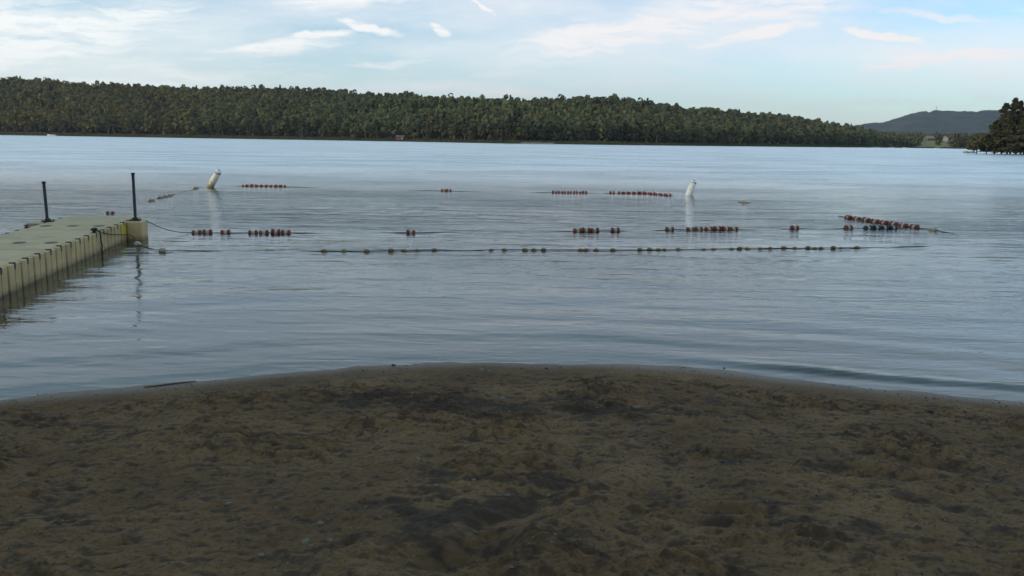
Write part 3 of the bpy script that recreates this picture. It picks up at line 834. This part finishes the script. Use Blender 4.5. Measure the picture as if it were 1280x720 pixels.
def make_boat(lab, px, dist, length, rz, top=True, group=None):
    p = at_dist(px, 200, dist); e = empty('motorboat', (p.x, p.y, 0), rz); tag(e, lab, 'boat', group)
    b = MB(); n = 9; rows = []
    for i in range(n):
        f = i / (n - 1); x = (f - .5) * length; hw = length * .17 * (1 - max(0, (f - .45) / .55) ** 2.2) + .02; zt = length * (.10 + .05 * f)
        rows.append([(x, -hw, zt), (x, -hw * .8, .0), (x, 0, -.25), (x, hw * .8, 0), (x, hw, zt)])
    vs = [[b.bm.verts.new(q) for q in rw] for rw in rows]
    for i in range(n - 1):
        for k in range(4): b.bm.faces.new((vs[i][k], vs[i][k + 1], vs[i + 1][k + 1], vs[i + 1][k]))
        b.bm.faces.new((vs[i][0], vs[i + 1][0], vs[i + 1][4], vs[i][4]))
    b.bm.faces.new(vs[0])
    b.build('hull', M['boat_white'], e)
    L_ = length
    MB().prism([(L_ * .02, -L_ * .12, L_ * .12), (L_ * .22, -L_ * .10, L_ * .13), (L_ * .10, -L_ * .10, L_ * .21), (L_ * .03, -L_ * .11, L_ * .21)], (0, L_ * .22, 0)).build('windscreen', M['boat_glass'], e)
    MB().box((-L_ * .47, 0, L_ * .10), (L_ * .08, L_ * .07, L_ * .16), 0, .03).build('outboard_motor', M['black'], e)
    if top:
        for sx in (-.28, .05):
            for sy in (-.12, .12): MB().tube([(sx * L_, sy * L_, L_ * .1), (sx * L_, sy * L_, L_ * .32)], .05, 5).build('canopy_post', M['steel'], e)
        MB().box((-L_ * .115, 0, L_ * .33), (L_ * .40, L_ * .30, .12), 0, .04).build('canopy', M['canvas'], e)
    return e
make_boat('white motorboat with a tan canopy lying by the grassy far shore', 67, 815, 9.0, R(165))
moored = 'small white boats moored below the far village'
for px, dd, ln, rz, lab in ((1091, 815, 4.2, 10, 'small white boat, leftmost of those moored below the distant mountain'),
                            (1096, 822, 4.6, 170, 'white boat moored close beside the leftmost one under the mountain'),
                            (1114, 845, 5.0, 15, 'white boat moored by dark trees, midway along the moored row'),
                            (1130, 862, 4.0, 160, 'white boat moored just left of the little boathouse'),
                            (1170, 868, 5.0, 5, 'white boat moored right below the gap between field and houses')):
    make_boat(lab, px, dd, ln, R(rz), False, moored)
def seawall():
    e = empty('stone_wall', at_dist(668, 180, 525)); e.location.z = 0; tag(e, 'low pale stone retaining wall by the lawn at the middle of the far shore', 'wall')
    rr = random.Random(4)
    b = MB(); x = -11
    while x < 11:
        w = rr.uniform(.6, 1.5); b.box((x + w / 2, rr.uniform(-.15, .15) - 6 * math.cos(x / 9) * 0, .35), (w * .96, .7, rr.uniform(.7, 1.15)), rr.uniform(-.08, .08), .08); x += w
    b.build('stone_course', M['stone'], e)
seawall()

# ------------------------------------------------------------------ floating dock
DZ = .38
A0 = Vector((at(0, 335, DZ).x, at(0, 335, DZ).y)); A1 = Vector((at(157, 277, DZ).x, at(157, 277, DZ).y))
DX = (A1 - A0).normalized()                        # along the dock, away from the beach
DN = Vector((-DX.y, DX.x))                         # towards its left edge
DW = 1.52
END = Vector((at(157, 277, DZ).x, at(157, 277, DZ).y)) + DX * 1.35
DM = Matrix(((DN.x, DX.x, 0, END.x), (DN.y, DX.y, 0, END.y), (0, 0, 1, 0), (0, 0, 0, 1)))   # local: x = from right edge to left, y = along (0 at the far end, negative to the beach)
def d_loc(px, py, z=DZ):
    p = at(px, py, z); v = Vector((p.x, p.y)) - END; return v.dot(DN), v.dot(DX)
def dock_mat():
    m, nt, b = mat('beige_polyethylene'); co = obj_co(nt)
    c = mixc(nt, ramp(nt, noise(nt, 1.3, 6, .65, co), .35, .7), (.52, .355, .160), (.37, .250, .112))
    c = mixc(nt, math_(nt, 'MULTIPLY', ramp(nt, noise(nt, 9, 5, .7, co), .5, .75), .5), c, (.30, .22, .11))
    sp = N(nt, 'ShaderNodeSeparateXYZ'); L(nt, co, sp.inputs[0])
    h = math_(nt, 'ADD', sp.outputs['Z'], math_(nt, 'MULTIPLY', noise(nt, 7, 4, .6, co), .16))
    c = mixc(nt, math_(nt, 'MULTIPLY', ramp(nt, h, .20, .05), .85), c, (.14, .095, .045))      # algae line left by the lake
    L(nt, c, b.inputs['Base Color']); b.inputs['Roughness'].default_value = .62
    bp = N(nt, 'ShaderNodeBump'); bp.inputs['Strength'].default_value = .5; bp.inputs['Distance'].default_value = .004
    L(nt, noise(nt, 70, 3, .6, co), bp.inputs['Height']); L(nt, bp.outputs[0], b.inputs['Normal'])
    return m
def build_dock():
    pm = dock_mat()
    e = empty('floating_dock'); e.matrix_world = DM
    tag(e, 'beige plastic floating dock with ribbed sides running out from the beach', 'dock')
    sec = 3.0
    hat = [d_loc(px, py) for px, py in ((57, 282.5), (91, 282.5), (124, 282.5), (24, 303.5), (64, 303.5))]
    for k in range(4):
        y1 = -k * sec; y0 = y1 - sec + .022
        b = MB()
        b.box((DW / 2, (y0 + y1) / 2, (DZ - .005 - .16) / 2 ), (DW - .18, y1 - y0, DZ - .005 + .16))
        b.box((DW / 2, (y0 + y1) / 2, DZ - .02), (DW - .12, y1 - y0 - .01, .04), 0, .012)
        # ribbed sides with coupler pockets on both edges
        pitch = .25; n = int(sec / pitch)
        for j in range(n):
            yc = y1 - (j + .5) * pitch
            g0 = .034 if j % 2 == 0 else .012; g1 = .012 if j % 2 == 0 else .034
            w = pitch - g0 - g1; cc = yc + (g0 - g1) / -2 * -1
            for x in (.035, DW - .035):
                b.box((x, cc, (DZ - .17) / 2 - .0), (.075, w, DZ + .15), 0, .014)
        o = b.build('deck_section', pm, e)
        for j in range(0, n + 1, 2):
            if k == 3 and j == n: continue
            yc = y1 - j * pitch
            if j == 0: continue
            for x in (.034, DW - .034):
                MB().box((x, yc, DZ - .045), (.082, .056, .098), 0, .006).build('coupler_pocket', M['black'], o)  # solid black block: coupler rubber, the open notch's shade put into it
    # oval tie-in recesses
    for (lx, ly) in hat:
        MB().lathe([(.02, DZ + .001), (.085, DZ + .003), (.095, DZ + .006), (.105, DZ + .001)], 20, 'Z', Matrix.Translation((lx, ly, 0)) @ Matrix.Diagonal((1, 1.25, 1, 1))).build('deck_recess', M['recess'], e)
    # corner floats that hold the poles
    b = MB(); b.box((-.16, -1.08, (DZ - .17) / 2), (.31, .52, DZ + .165), 0, .03); b.build('corner_float', pm, e)
    lx, ly = d_loc(60, 277); 
    b = MB(); b.box((DW + .13, ly - .1, DZ - .08), (.26, .62, .17), 0, .02); b.build('corner_float', pm, e)
    # pole brackets
    rx, ry = d_loc(171, 275.5)
    P = {}
    for nm, (x, y) in (('r', (-.14, -1.12)), ('l', (DW - .03, ly))):
        b = MB()
        b.box((x, y, DZ + .012), (.20, .22, .018), 0, .004)
        b.lathe([(.037, DZ + .02), (.058, DZ + .02), (.054, DZ + .06), (.037, DZ + .06)], 16, 'Z', Matrix.Translation((x, y, 0)))
        br = b.build('pole_bracket', M['steel'], e)
        for sx in (-.08, .08):
            for sy in (-.085, .085): MB().lathe([(.013, DZ + .02), (.013, DZ + .034), (.006, DZ + .038)], 6, 'Z', Matrix.Translation((x + sx, y + sy, 0))).build('bolt', M['steel'], br)
        P[nm] = DM @ Vector((x, y, 0))
    # cleats
    def cleat(lx, ly, rz):
        b = MB(); b.box((lx, ly, DZ + .012), (.05, .12, .02), rz, .004)
        c = Matrix.Translation((lx, ly, 0)) @ Matrix.Rotation(rz, 4, 'Z')
        for s in (-1, 1): b.tube([c @ Vector((0, s * .03, DZ + .02)), c @ Vector((0, s * .03, DZ + .05))], .012, 6)
        b.tube([c @ Vector((0, -.11, DZ + .062)), c @ Vector((0, -.05, DZ + .052)), c @ Vector((0, .05, DZ + .052)), c @ Vector((0, .11, DZ + .062))], [.008, .013, .013, .008], 6)
        b.build('cleat', M['steel'], e)
    cx, cy = d_loc(110, 290); cleat(.05, cy, 0); P['cleat'] = DM @ Vector((.05, cy, DZ + .05)); P['cy'] = cy
    lx2, ly2 = d_loc(30, 285); cleat(DW - .06, ly2, 0)
    # yellow sticker on the ribbed side
    s0 = d_loc(143.5, 284, .30)[1]; s1 = d_loc(152, 282, .30)[1]
    b = MB(); ys_ = np.linspace(s0, s1, 6); rr = random.Random(2)
    top = [(-.0055, float(y), .335 + rr.uniform(-.012, .012)) for y in ys_]; bot = [(-.0055, float(y), .10 + rr.uniform(-.03, .05)) for y in ys_[::-1]]
    b.prism(top + bot, (.004, 0, 0)); b.build('yellow_sticker', M['yellow'], e)
    return P
P = build_dock()
def pole(base, h, lab, lean):
    b = MB(); b.tube([(0, 0, -1.6), (0, 0, DZ + h)], .030, 14); e = empty('mooring_pole', (base.x, base.y, 0)); e.rotation_euler = lean
    tag(e, lab, 'pole', 'steel poles at the end of the dock')
    b.build('shaft', M['steel'], e, True)
    MB().lathe([(.001, DZ + h + .012), (.036, DZ + h + .008), (.039, DZ + h - .03), (.0345, DZ + h - .031)], 14).build('pole_cap', M['black'], e)
pole(P['r'], .98, 'taller dark steel pole standing at the outer right corner of the dock', (0, 0, 0))
pole(P['l'], .80, 'shorter dark steel pole standing at the left edge of the dock', (0, R(-1.5), 0))

# ------------------------------------------------------------------ ropes
def rope(name, lab, pts, rad=.009, group=None, sub=10, seed=1, wob=.0):
    rr = random.Random(seed); b = MB(); out = []
    pts = [Vector(p) for p in pts]
    for i in range(len(pts) - 1):
        p0 = pts[max(i - 1, 0)]; p1 = pts[i]; p2 = pts[i + 1]; p3 = pts[min(i + 2, len(pts) - 1)]
        for k in range(sub):
            t = k / sub
            q = .5 * ((2 * p1) + (p2 - p0) * t + (2 * p0 - 5 * p1 + 4 * p2 - p3) * t * t + (3 * p1 - p0 - 3 * p2 + p3) * t ** 3)
            out.append(q + Vector((0, rr.uniform(-wob, wob), rr.uniform(-wob, wob))))
    out.append(pts[-1]); b.tube(out, rad, 6)
    o = b.build(name, M['rope'], None, True); tag(o, lab, 'rope', group)
    return o

# ------------------------------------------------------------------ floats
ORD = 'first second third fourth fifth sixth seventh eighth ninth tenth eleventh twelfth thirteenth fourteenth fifteenth sixteenth seventeenth eighteenth nineteenth'.split()
def ordw(i):
    if i < 19: return ORD[i]
    t = ['twentieth', 'thirtieth', 'fortieth'][(i + 1) // 10 - 2]; tw = ['twenty', 'thirty', 'forty'][(i + 1) // 10 - 2]
    return t if (i + 1) % 10 == 0 else tw + '-' + ORD[(i + 1) % 10 - 1]
def make_float(name, capm, barm):
    e = empty(name); L_ = .205
    MB().lathe([(.012, -.040), (.052, -.039), (.062, -.028), (.065, 0), (.062, .028), (.052, .039), (.012, .040)], 18, 'X').build('barrel', barm, e, True)
    for s in (-1, 1):
        MB().lathe([(.012, s * .103), (.055, s * .104), (.072, s * .095), (.077, s * .080), (.076, s * .050), (.066, s * .038), (.012, s * .038)], 18, 'X').build('end_collar', capm, e, True)
    return e
protos = {}
used = set()
def put_float(kind, p, rz, label, group, tilt=0., roll=0., sc=1.):
    if kind not in protos:
        if kind == 'red': protos[kind] = make_float('lane_float', M['red'], M['white_plastic'])
        if kind == 'green': protos[kind] = make_float('lane_float', M['green'], M['white_plastic'])
        if kind == 'white': protos[kind] = make_float('lane_float', M['white_plastic'], M['white_plastic'])
        if kind == 'yellow':
            b = MB(); b.lathe([(.010, -.066), (.020, -.065), (.024, -.055), (.036, -.036), (.041, -.014), (.042, 0), (.041, .014), (.036, .036), (.024, .055), (.020, .065), (.010, .066)], 16, 'X')
            protos[kind] = b.build('rope_float', M['yellow_plastic'], None, True)
        if kind == 'pale':
            b = MB(); b.lathe([(.010, -.075), (.024, -.073), (.030, -.06), (.044, -.038), (.050, -.014), (.051, 0), (.050, .014), (.044, .038), (.030, .06), (.024, .073), (.010, .075)], 16, 'X')
            protos[kind] = b.build('rope_float', M['white_plastic'], None, True)
    o = protos[kind] if kind not in used else copy_tree(protos[kind])
    used.add(kind)
    o.location = p + Vector((0, 0, rf.uniform(-.016, .012))); o.rotation_euler = (roll, tilt + rf.uniform(-.10, .10), rz); o.scale = (sc, sc, sc)
    tag(o, label, 'float', group)
    return o
rf = random.Random(12)
def surf(px, py, z=.012): return at(px, py, z)
# nearest barrel line, leftmost pixel / rightmost pixel of each float
G1 = 'red and white floats on the middle rope'
near = [('in the run of two nearest the dock', [246, 259.3]), ('standing alone beside the two nearest the dock', [282]), ('in the run of four left of the middle', [316.3, 330, 344.5, 357.3]),
        ('alone at the middle of the swimming area', [513.5]), ('in the run of three right of the middle', [722, 732.5, 743.3]), ('alone right of the run of three', [769]),
        ('alone left of the long run of six', [837]), ('in the long run of six', [863, 873.2, 886, 896.5, 907, 917]), ('alone between the run of six and the green floats', [993]), ('alone just left of the green floats', [1060.5])]
def line_y(px): return np.interp(px, [240, 364, 513, 720, 769, 837, 890, 920, 993, 1060, 1121], [291, 291, 290.5, 289, 288.5, 287.3, 286.8, 286.8, 286, 285.2, 285.2])
mid_pts = []
for what, xs in near:
    for i, px in enumerate(xs):
        lab = 'red and white float ' + (what if len(xs) == 1 else f'{ordw(i)} from left {what}')
        p = surf(px, line_y(px)); mid_pts.append(p)
        put_float('red', p, R(12) + rf.uniform(-.10, .10), lab, G1, rf.uniform(-.05, .05), rf.uniform(0, 6))
gx = [1085, 1095.3, 1105.5, 1116]
for i, px in enumerate(gx):
    p = surf(px, 285.4); mid_pts.append(p)
    put_float('green', p, R(12) + rf.uniform(-.08, .08), f'dark green and white float, {ordw(i)} from left beside the slanting float line', 'dark green floats', 0, rf.uniform(0, 6))
# slanting line
ob = [(1061, 272.5), (1071.6, 274), (1083, 276), (1094, 277.8), (1105.5, 279.3), (1117.6, 280.9), (1129.5, 282.8), (1143, 284.4)]
opts = [surf(*q) for q in ob]
oang = math.atan2(opts[-1].y - opts[0].y, opts[-1].x - opts[0].x)
for i, p in enumerate(opts):
    put_float('red', p, oang + rf.uniform(-.15, .15) + (.25 if i % 2 else 0), f'red and white float, {ordw(i)} from its far end on the slanting line', 'floats on the slanting rope', rf.uniform(-.06, .06), rf.uniform(0, 6), 1.12)
pw = surf(1166, 287.3)
put_float('white', pw, oang + .4, 'dirty white float past the near end of the slanting red float line', 'white floats', 0, 0, .95)
# far line
G2 = 'red and white floats on the far rope'
far_pts = []
def far_y(px): return np.interp(px, [306, 354, 557, 711, 806, 930], [232.6, 233.2, 238.5, 240.8, 241.6, 253.3])
for what, xs in (('in far row of nine by yellowed buoy', np.linspace(306, 354, 9)), ('in the far pair alone near the middle', [554.5, 561]), ('in the far row of six', np.linspace(693, 730.5, 6)),
                 ('alone left of the far row of ten', [765]), ('in far row of ten by white buoy', np.linspace(775.5, 835.5, 10))):
    for i, px in enumerate(xs):
        lab = 'red and white float ' + (what if len(xs) == 1 else f'{ordw(i)} from left {what}')
        p = surf(px, float(far_y(px)), .02); far_pts.append(p)
        put_float('red', p, R(4) + rf.uniform(-.12, .12), lab, G2, 0, rf.uniform(0, 6), 1.05)
p930 = surf(930, 253, .02); put_float('white', p930, R(-10), 'lone pale float with weed on it below the white buoy', 'white floats', .1, 0, .95)
# pale floats on the line that runs from the dock to the yellowed buoy
lw = [(189, 250.3), (200, 246.6), (206, 245.4), (212, 244), (244.5, 235.3)]
lwp = [surf(*q, .02) for q in lw]
for p, lab in zip(lwp, ('pale float nearest the dock on the rope towards the yellowed buoy', 'pale float, left one of three touching on the rope to the yellowed buoy', 'pale float, middle one of three touching on the rope to the yellowed buoy',
                        'pale float, right one of three touching on the rope to the yellowed buoy', 'small pale float just left of the yellowed buoy')):
    put_float('white', p, R(38), lab, 'white floats', 0, rf.uniform(0, 6), 1.0)
pr = surf(138, 267.3, .0); put_float('red', pr, R(8), 'weathered red float showing behind the far end of the dock', 'floats by the dock', 0, 0, .95)
# nearest rope of small yellow floats
yx = [405, 430, 458, 489, 505, 522, 543, 614, 630.5, 656, 667.5, 679.6, 725.6, 732.5, 745.3, 766, 800, 811.6, 823.4, 831, 847.7, 880, 892, 914.6, 924.6, 934.7, 951, 963, 980, 993, 1010, 1018.8, 1026.5, 1041.6, 1051.4, 1071]
def yel_y(px): return np.interp(px, [405, 460, 540, 670, 800, 860, 915, 1071], [313.8, 313.8, 312.2, 312.3, 312.4, 312, 310.8, 309.6])
ypts = []
for i, px in enumerate(yx):
    p = surf(px, float(yel_y(px)), .010); ypts.append(p)
    put_float('yellow', p, R(9) + rf.uniform(-.2, .2), f'small yellowed float, {ordw(i)} from left on the rope nearest the beach', 'small yellow floats on the nearest rope', rf.uniform(-.08, .08), rf.uniform(0, 6), 1.05 if px < 470 else rf.uniform(.80, .92))
pa = surf(172, 305.5, .02); pb = surf(203, 313.3, .02)
put_float('pale', pa, R(-20), 'pale oval float on the cleat rope close to the dock corner', 'oval floats by the dock', 0, 0, 1.05)
put_float('pale', pb, R(-8), 'greyer oval float further along the cleat rope from the dock', 'oval floats by the dock', 0, 0, .95)

def floating(pts, z0=.0, amp=.012, seed=3, extra=6):
    """a slack rope through the given points that dips in and out of the surface"""
    r = random.Random(seed); out = []
    for i in range(len(pts) - 1):
        a, b = pts[i], pts[i + 1]; n = max(1, int((b - a).length / .5))
        for k in range(n):
            t = k / n; q = a.lerp(b, t); s = math.sin(math.pi * t)
            out.append(Vector((q.x + r.uniform(-.03, .03) * s, q.y + r.uniform(-.06, .06) * s, a.z * (1 - s) + (z0 + r.uniform(-amp, amp)) * s)))
    out.append(pts[-1]); return out
da = DM @ Vector((-.315, -.95, DZ - .02))
f0 = mid_pts[0] + Vector((-.12, 0, 0))
rope('lane_rope', 'dark rope carrying the middle line of floats out from the dock corner', [da, da.lerp(f0, .35) + Vector((0, 0, -.07)), da.lerp(f0, .7) + Vector((0, 0, -.06)), f0] + floating(mid_pts + [surf(1135, 286, 0)], -.007, .008, 5), .008, sub=4, seed=4)
rope('lane_rope', 'dark rope threaded through the slanting line of red floats', [surf(1048, 270, .01)] + floating([surf(1055, 271.3, .012)] + opts + [pw, surf(1180, 290, .01), surf(1198, 293.2, -.01)], .006, .008, 8), .010, sub=4)
rope('lane_rope', 'dark rope carrying the small yellowed floats nearest the beach', floating([surf(330, 313.5, -.02), surf(385, 314, .004)] + ypts + [surf(1110, 309.5, -.004), surf(1180, 309.5, -.03)], .000, .007, 9), .008, sub=4)
rope('lane_rope', 'faint rope of the far row of floats between both buoys', floating([surf(290, 233, -.01)] + far_pts + [surf(858, 243.5, -.02)], -.016, .014, 10), .009, sub=3)
rope('lane_rope', 'short rope with pale floats leading to the yellowed buoy', floating([surf(183, 252.5, -.01)] + lwp + [surf(258, 234, -.02)], -.006, .01, 11), .009, sub=4)
rope('lane_rope', 'bit of dark rope trailing either side of the lone pale float', floating([surf(921, 252.2, -.01), p930, surf(940, 253.8, -.01)], .01, .008, 12), .012, sub=4)
# rope from the cleat, along the dock side, into the water
c = P['cleat']; cy = P['cy']
w1 = DM @ Vector((-.03, cy + .6, DZ - .10)); w2 = DM @ Vector((-.05, cy + 1.3, DZ - .19)); w3 = DM @ Vector((-.12, cy + 2.0, .10))
rope('mooring_rope', 'dark rope from the dock cleat along its side to the oval floats', [c, DM @ Vector((-.02, cy + .15, DZ - .01)), w1, w2, w3, pa] + floating([pa, pb, surf(235, 313.2, .01), surf(258, 313.6, .006), surf(300, 314, -.02)], .012, .004, 13), .0075, sub=5)
hang = [c, DM @ Vector((-.03, cy + .04, DZ - .02)), DM @ Vector((-.045, cy + .02, DZ - .16)), DM @ Vector((-.05, cy + .06, DZ - .27)), DM @ Vector((-.06, cy - .02, .05)), DM @ Vector((-.08, cy + .03, -.08))]
rope('tied_rope', 'frayed rope end hanging from the dock cleat down to the water', hang, .012, sub=5)
coil = [DM @ Vector((.05 + .045 * math.cos(t), cy + .07 * math.sin(t * 1.3), DZ + .035 + .03 * math.sin(t * .7))) for t in np.linspace(0, 14, 30)]
rope('rope_knot', 'knot of dark rope wound round the dock cleat', coil, .010, sub=3)

# ------------------------------------------------------------------ buoys
def buoy(lab, px, py, length, dia, lean_x, lean_y, bodym, rz):
    p = at(px, py, 0); e = empty('marker_buoy', p); e.rotation_euler = (lean_y, lean_x, rz); tag(e, lab, 'buoy', 'swim area buoys')
    r = dia / 2; h = length
    MB().lathe([(r * .5, -.45), (r, -.40), (r * 1.04, -.08), (r * 1.04, h * .62), (r * .98, h * .66), (r * .97, h * .86)], 20).build('body', bodym, e, True)
    MB().lathe([(r * .96, h * .862), (r * 1.0, h * .865), (r * .99, h * .885), (r * .96, h * .887)], 20).build('band', M['black'], e)
    MB().lathe([(r * .95, h * .888), (r * .93, h * .96), (r * .70, h * 1.0), (r * .2, h * 1.01)], 20).build('cap', M['boat_white'], e, True)
    MB().tube([(-r * .3, 0, h * 1.0), (-r * .25, 0, h * 1.045), (r * .25, 0, h * 1.045), (r * .3, 0, h * 1.0)], .012, 6).build('lifting_eye', M['steel'], e)
def stained():
    m, nt, b = mat('algae_stained_white'); co = obj_co(nt)
    sp = N(nt, 'ShaderNodeSeparateXYZ'); L(nt, co, sp.inputs[0])
    h = math_(nt, 'ADD', sp.outputs['Z'], math_(nt, 'MULTIPLY', math_(nt, 'SUBTRACT', noise(nt, 9, 5, .65, co), .5), .7))
    c = mixc(nt, ramp(nt, h, .02, .48), (.26, .19, .06), (.78, .72, .54))
    L(nt, c, b.inputs['Base Color']); b.inputs['Roughness'].default_value = .5; return m
buoy('yellow stained marker buoy leaning far over right of the dock', 262, 234.5, .88, .27, R(34), R(12), stained(), 0)
buoy('clean white marker buoy leaning slightly at the right of the swimming area', 861, 243.5, .60, .27, R(19), R(-4), weathered('white_buoy', (.78, .75, .68), (.55, .50, .40), .5, 9, .6), 0)

# ------------------------------------------------------------------ stones and bits on the sand
def stone(px, py, size, m, lab, grp, name='pebble', flat=.55):
    q = on_ground(px, py); b = MB(); rr = random.Random(int(px * 7 + py))
    bmesh.ops.create_icosphere(b.bm, subdivisions=2, radius=.5)
    a = Vector((1, rr.uniform(.6, .9), flat * rr.uniform(.8, 1.2)))
    for v in b.bm.verts:
        n = 1 + .18 * math.sin(v.co.x * 9 + px) * math.cos(v.co.y * 8 + py) + rr.uniform(-.06, .06)
        v.co = Vector((v.co.x * a.x, v.co.y * a.y, v.co.z * a.z)) * size * n
    o = b.build(name, m, None, True); o.location = (q.x, q.y, q.z + size * flat * .05); o.rotation_euler = (rr.uniform(-.2, .2), rr.uniform(-.2, .2), rr.uniform(0, 6))
    tag(o, lab, 'pebble', grp)
pale = [(602, 463, .06, 'pale pebble, leftmost of two in the sand near the water at the middle'), (612, 464, .045, 'smaller pale pebble, right of two in the sand near the water'),
        (610, 493, .06, 'pale tan pebble right of the dark trampled patch'), (628, 499, .065, 'flat pale pebble beside the tan one right of the dark patch'),
        (522, 575, .05, 'lone pale chip of stone below the dark trampled patch'), (545, 607, .03, 'tiny pale chip in the middle of the trampled sand'),
        (592, 601, .035, 'tiny pale chip left of the dragged furrow'), (634, 620, .04, 'pale chip lying in the dark hollow at the middle'),
        (382, 678, .05, 'pale stone, leftmost of the light cluster at the lower left'), (400, 655, .04, 'pale sliver of stone above the light cluster'),
        (412, 676, .035, 'small grey stone, right side of the light cluster'), (389, 683, .03, 'tiny stone just below the leftmost of the light cluster'),
        (326, 695, .045, 'pale stone alone nearest to the lower left bottom of the beach'), (285, 630, .04, 'flat grey stone on the left half of the beach'),
        (795, 510, .07, 'grey stone in the dark litter on the right of the middle')]
for px, py, s, lab in pale: stone(px, py, s, M['pale_stone'], lab, 'pale stones on the sand')
dk = [(821, 488, .07, 'dark stone on smooth wet sand right of the middle'), (905, 577, .04, 'dark lump alone on the right half of the sand'), (1164, 514, .05, 'dark stone near the water, left of two at the far right'),
      (1206, 515, .05, 'dark stone near the water, right of two at the far right'), (1029, 496, .06, 'dark lump near the wet edge on the right'), (905, 461, .04, 'dark stone right at the waterline on the right'),
      (492, 457, .05, 'dark stone right at the waterline left of the middle'), (683, 461, .04, 'dark stone just above the waterline at the middle'), (651, 461, .03, 'tiny dark stone at the waterline at the middle')]
for px, py, s, lab in dk: stone(px, py, s, M['dark_stone'], lab, 'dark stones on the sand')
def strip():  # solid dark strip drawn in place of the water edge's shadow line
    q = [on_ground(180, 484.6), on_ground(195, 483), on_ground(215, 480.5), on_ground(245, 477)]
    b = MB(); b.tube([p + Vector((0, 0, .005)) for p in q], [.003, .005, .006, .003], 7); o = b.build('shadow_strip', M['edge_shadow'], None, True)
    tag(o, 'thin dark stick standing in for the shadow line along the waterline on the left', 'strip')
strip()
def litter():
    r = np.random.default_rng(40); n = 5200
    C = []
    for k in range(n):
        x = r.uniform(-5, 5); y = r.uniform(2.9, 8.3); d = float(shore_y(x)) - y
        if d < .12: continue
        C.append((x, y, ground_z(x, y) + .001))
    nb = len(C)
    for k in range(420):
        x = r.uniform(-5.2, 5.2)
        if float(fbm(np.array([x * 1.7]), np.array([3.]), 3, 71)[0]) < r.uniform(.42, .62): continue
        d = abs(r.normal()) * .16 + .02 + .06 * math.sin(x * 2.1); y = float(shore_y(x)) - d
        C.append((x, y, ground_z(x, y) + .001))
    C = np.array(C); n = len(C)
    # small four-sided crumbs, each a squat pyramid
    s = r.uniform(.003, .010, n) * np.where(r.uniform(size=n) < .04, 1.9, 1); a = r.uniform(0, 6.28, n)
    V = np.empty((n, 5, 3))
    for k in range(4):
        V[:, k, 0] = C[:, 0] + np.cos(a + k * 1.57) * s * (1.3 if k % 2 else .8); V[:, k, 1] = C[:, 1] + np.sin(a + k * 1.57) * s * (1.3 if k % 2 else .8); V[:, k, 2] = C[:, 2] - .001
    V[:, 4] = C; V[:, 4, 2] += s * .8
    i = np.arange(n)[:, None] * 5
    F = np.concatenate([i + np.array([[0, 1, 4]]), i + np.array([[1, 2, 4]]), i + np.array([[2, 3, 4]]), i + np.array([[3, 0, 4]])])
    me = mesh_np('grit', V.reshape(-1, 3), F)
    g = np.where(r.uniform(size=n) < .3, r.uniform(.7, 1, n), r.uniform(0, .4, n)); g[nb:] = r.uniform(0, .15, n - nb); attr(me, 'shade', np.repeat(g, 5))
    m, nt, b = mat('grit'); q = N(nt, 'ShaderNodeAttribute'); q.attribute_name = 'shade'
    L(nt, mixc(nt, q.outputs['Fac'], (.03, .023, .015), (.15, .12, .075)), b.inputs['Base Color']); b.inputs['Roughness'].default_value = .9
    tag(link('grit', me, None, [m]), 'scattered grit and crumbs of bark over the sand', kind='stuff')
litter()

# ------------------------------------------------------------------ air
def haze():
    b = MB(); b.box((0, 2400, 157), (13000, 8600, 322))
    me = bpy.data.meshes.new('haze'); b.bm.to_mesh(me); b.bm.free()
    m, nt, p = mat('haze'); nt.nodes.remove(p)
    v = N(nt, 'ShaderNodeVolumePrincipled'); v.inputs['Density'].default_value = HAZE; v.inputs['Color'].default_value = (.80, .84, 1, 1); v.inputs['Anisotropy'].default_value = .1
    L(nt, v.outputs[0], nt.nodes['Material Output'].inputs['Volume'])
    o = link('haze', me, None, [m]); tag(o, kind='stuff')
HAZE = 5.5e-5
haze()

# ------------------------------------------------------------------ render settings
S.render.engine = 'CYCLES'
S.view_settings.view_transform = 'Standard'; S.view_settings.look = 'None'; S.view_settings.gamma = 1; S.view_settings.use_curve_mapping = False
S.view_settings.exposure = 1.0
S.cycles.use_denoising = True
S.cycles.max_bounces = 6; S.cycles.transparent_max_bounces = 8; S.cycles.volume_bounces = 0
S.render.resolution_x = 1024; S.render.resolution_y = 576
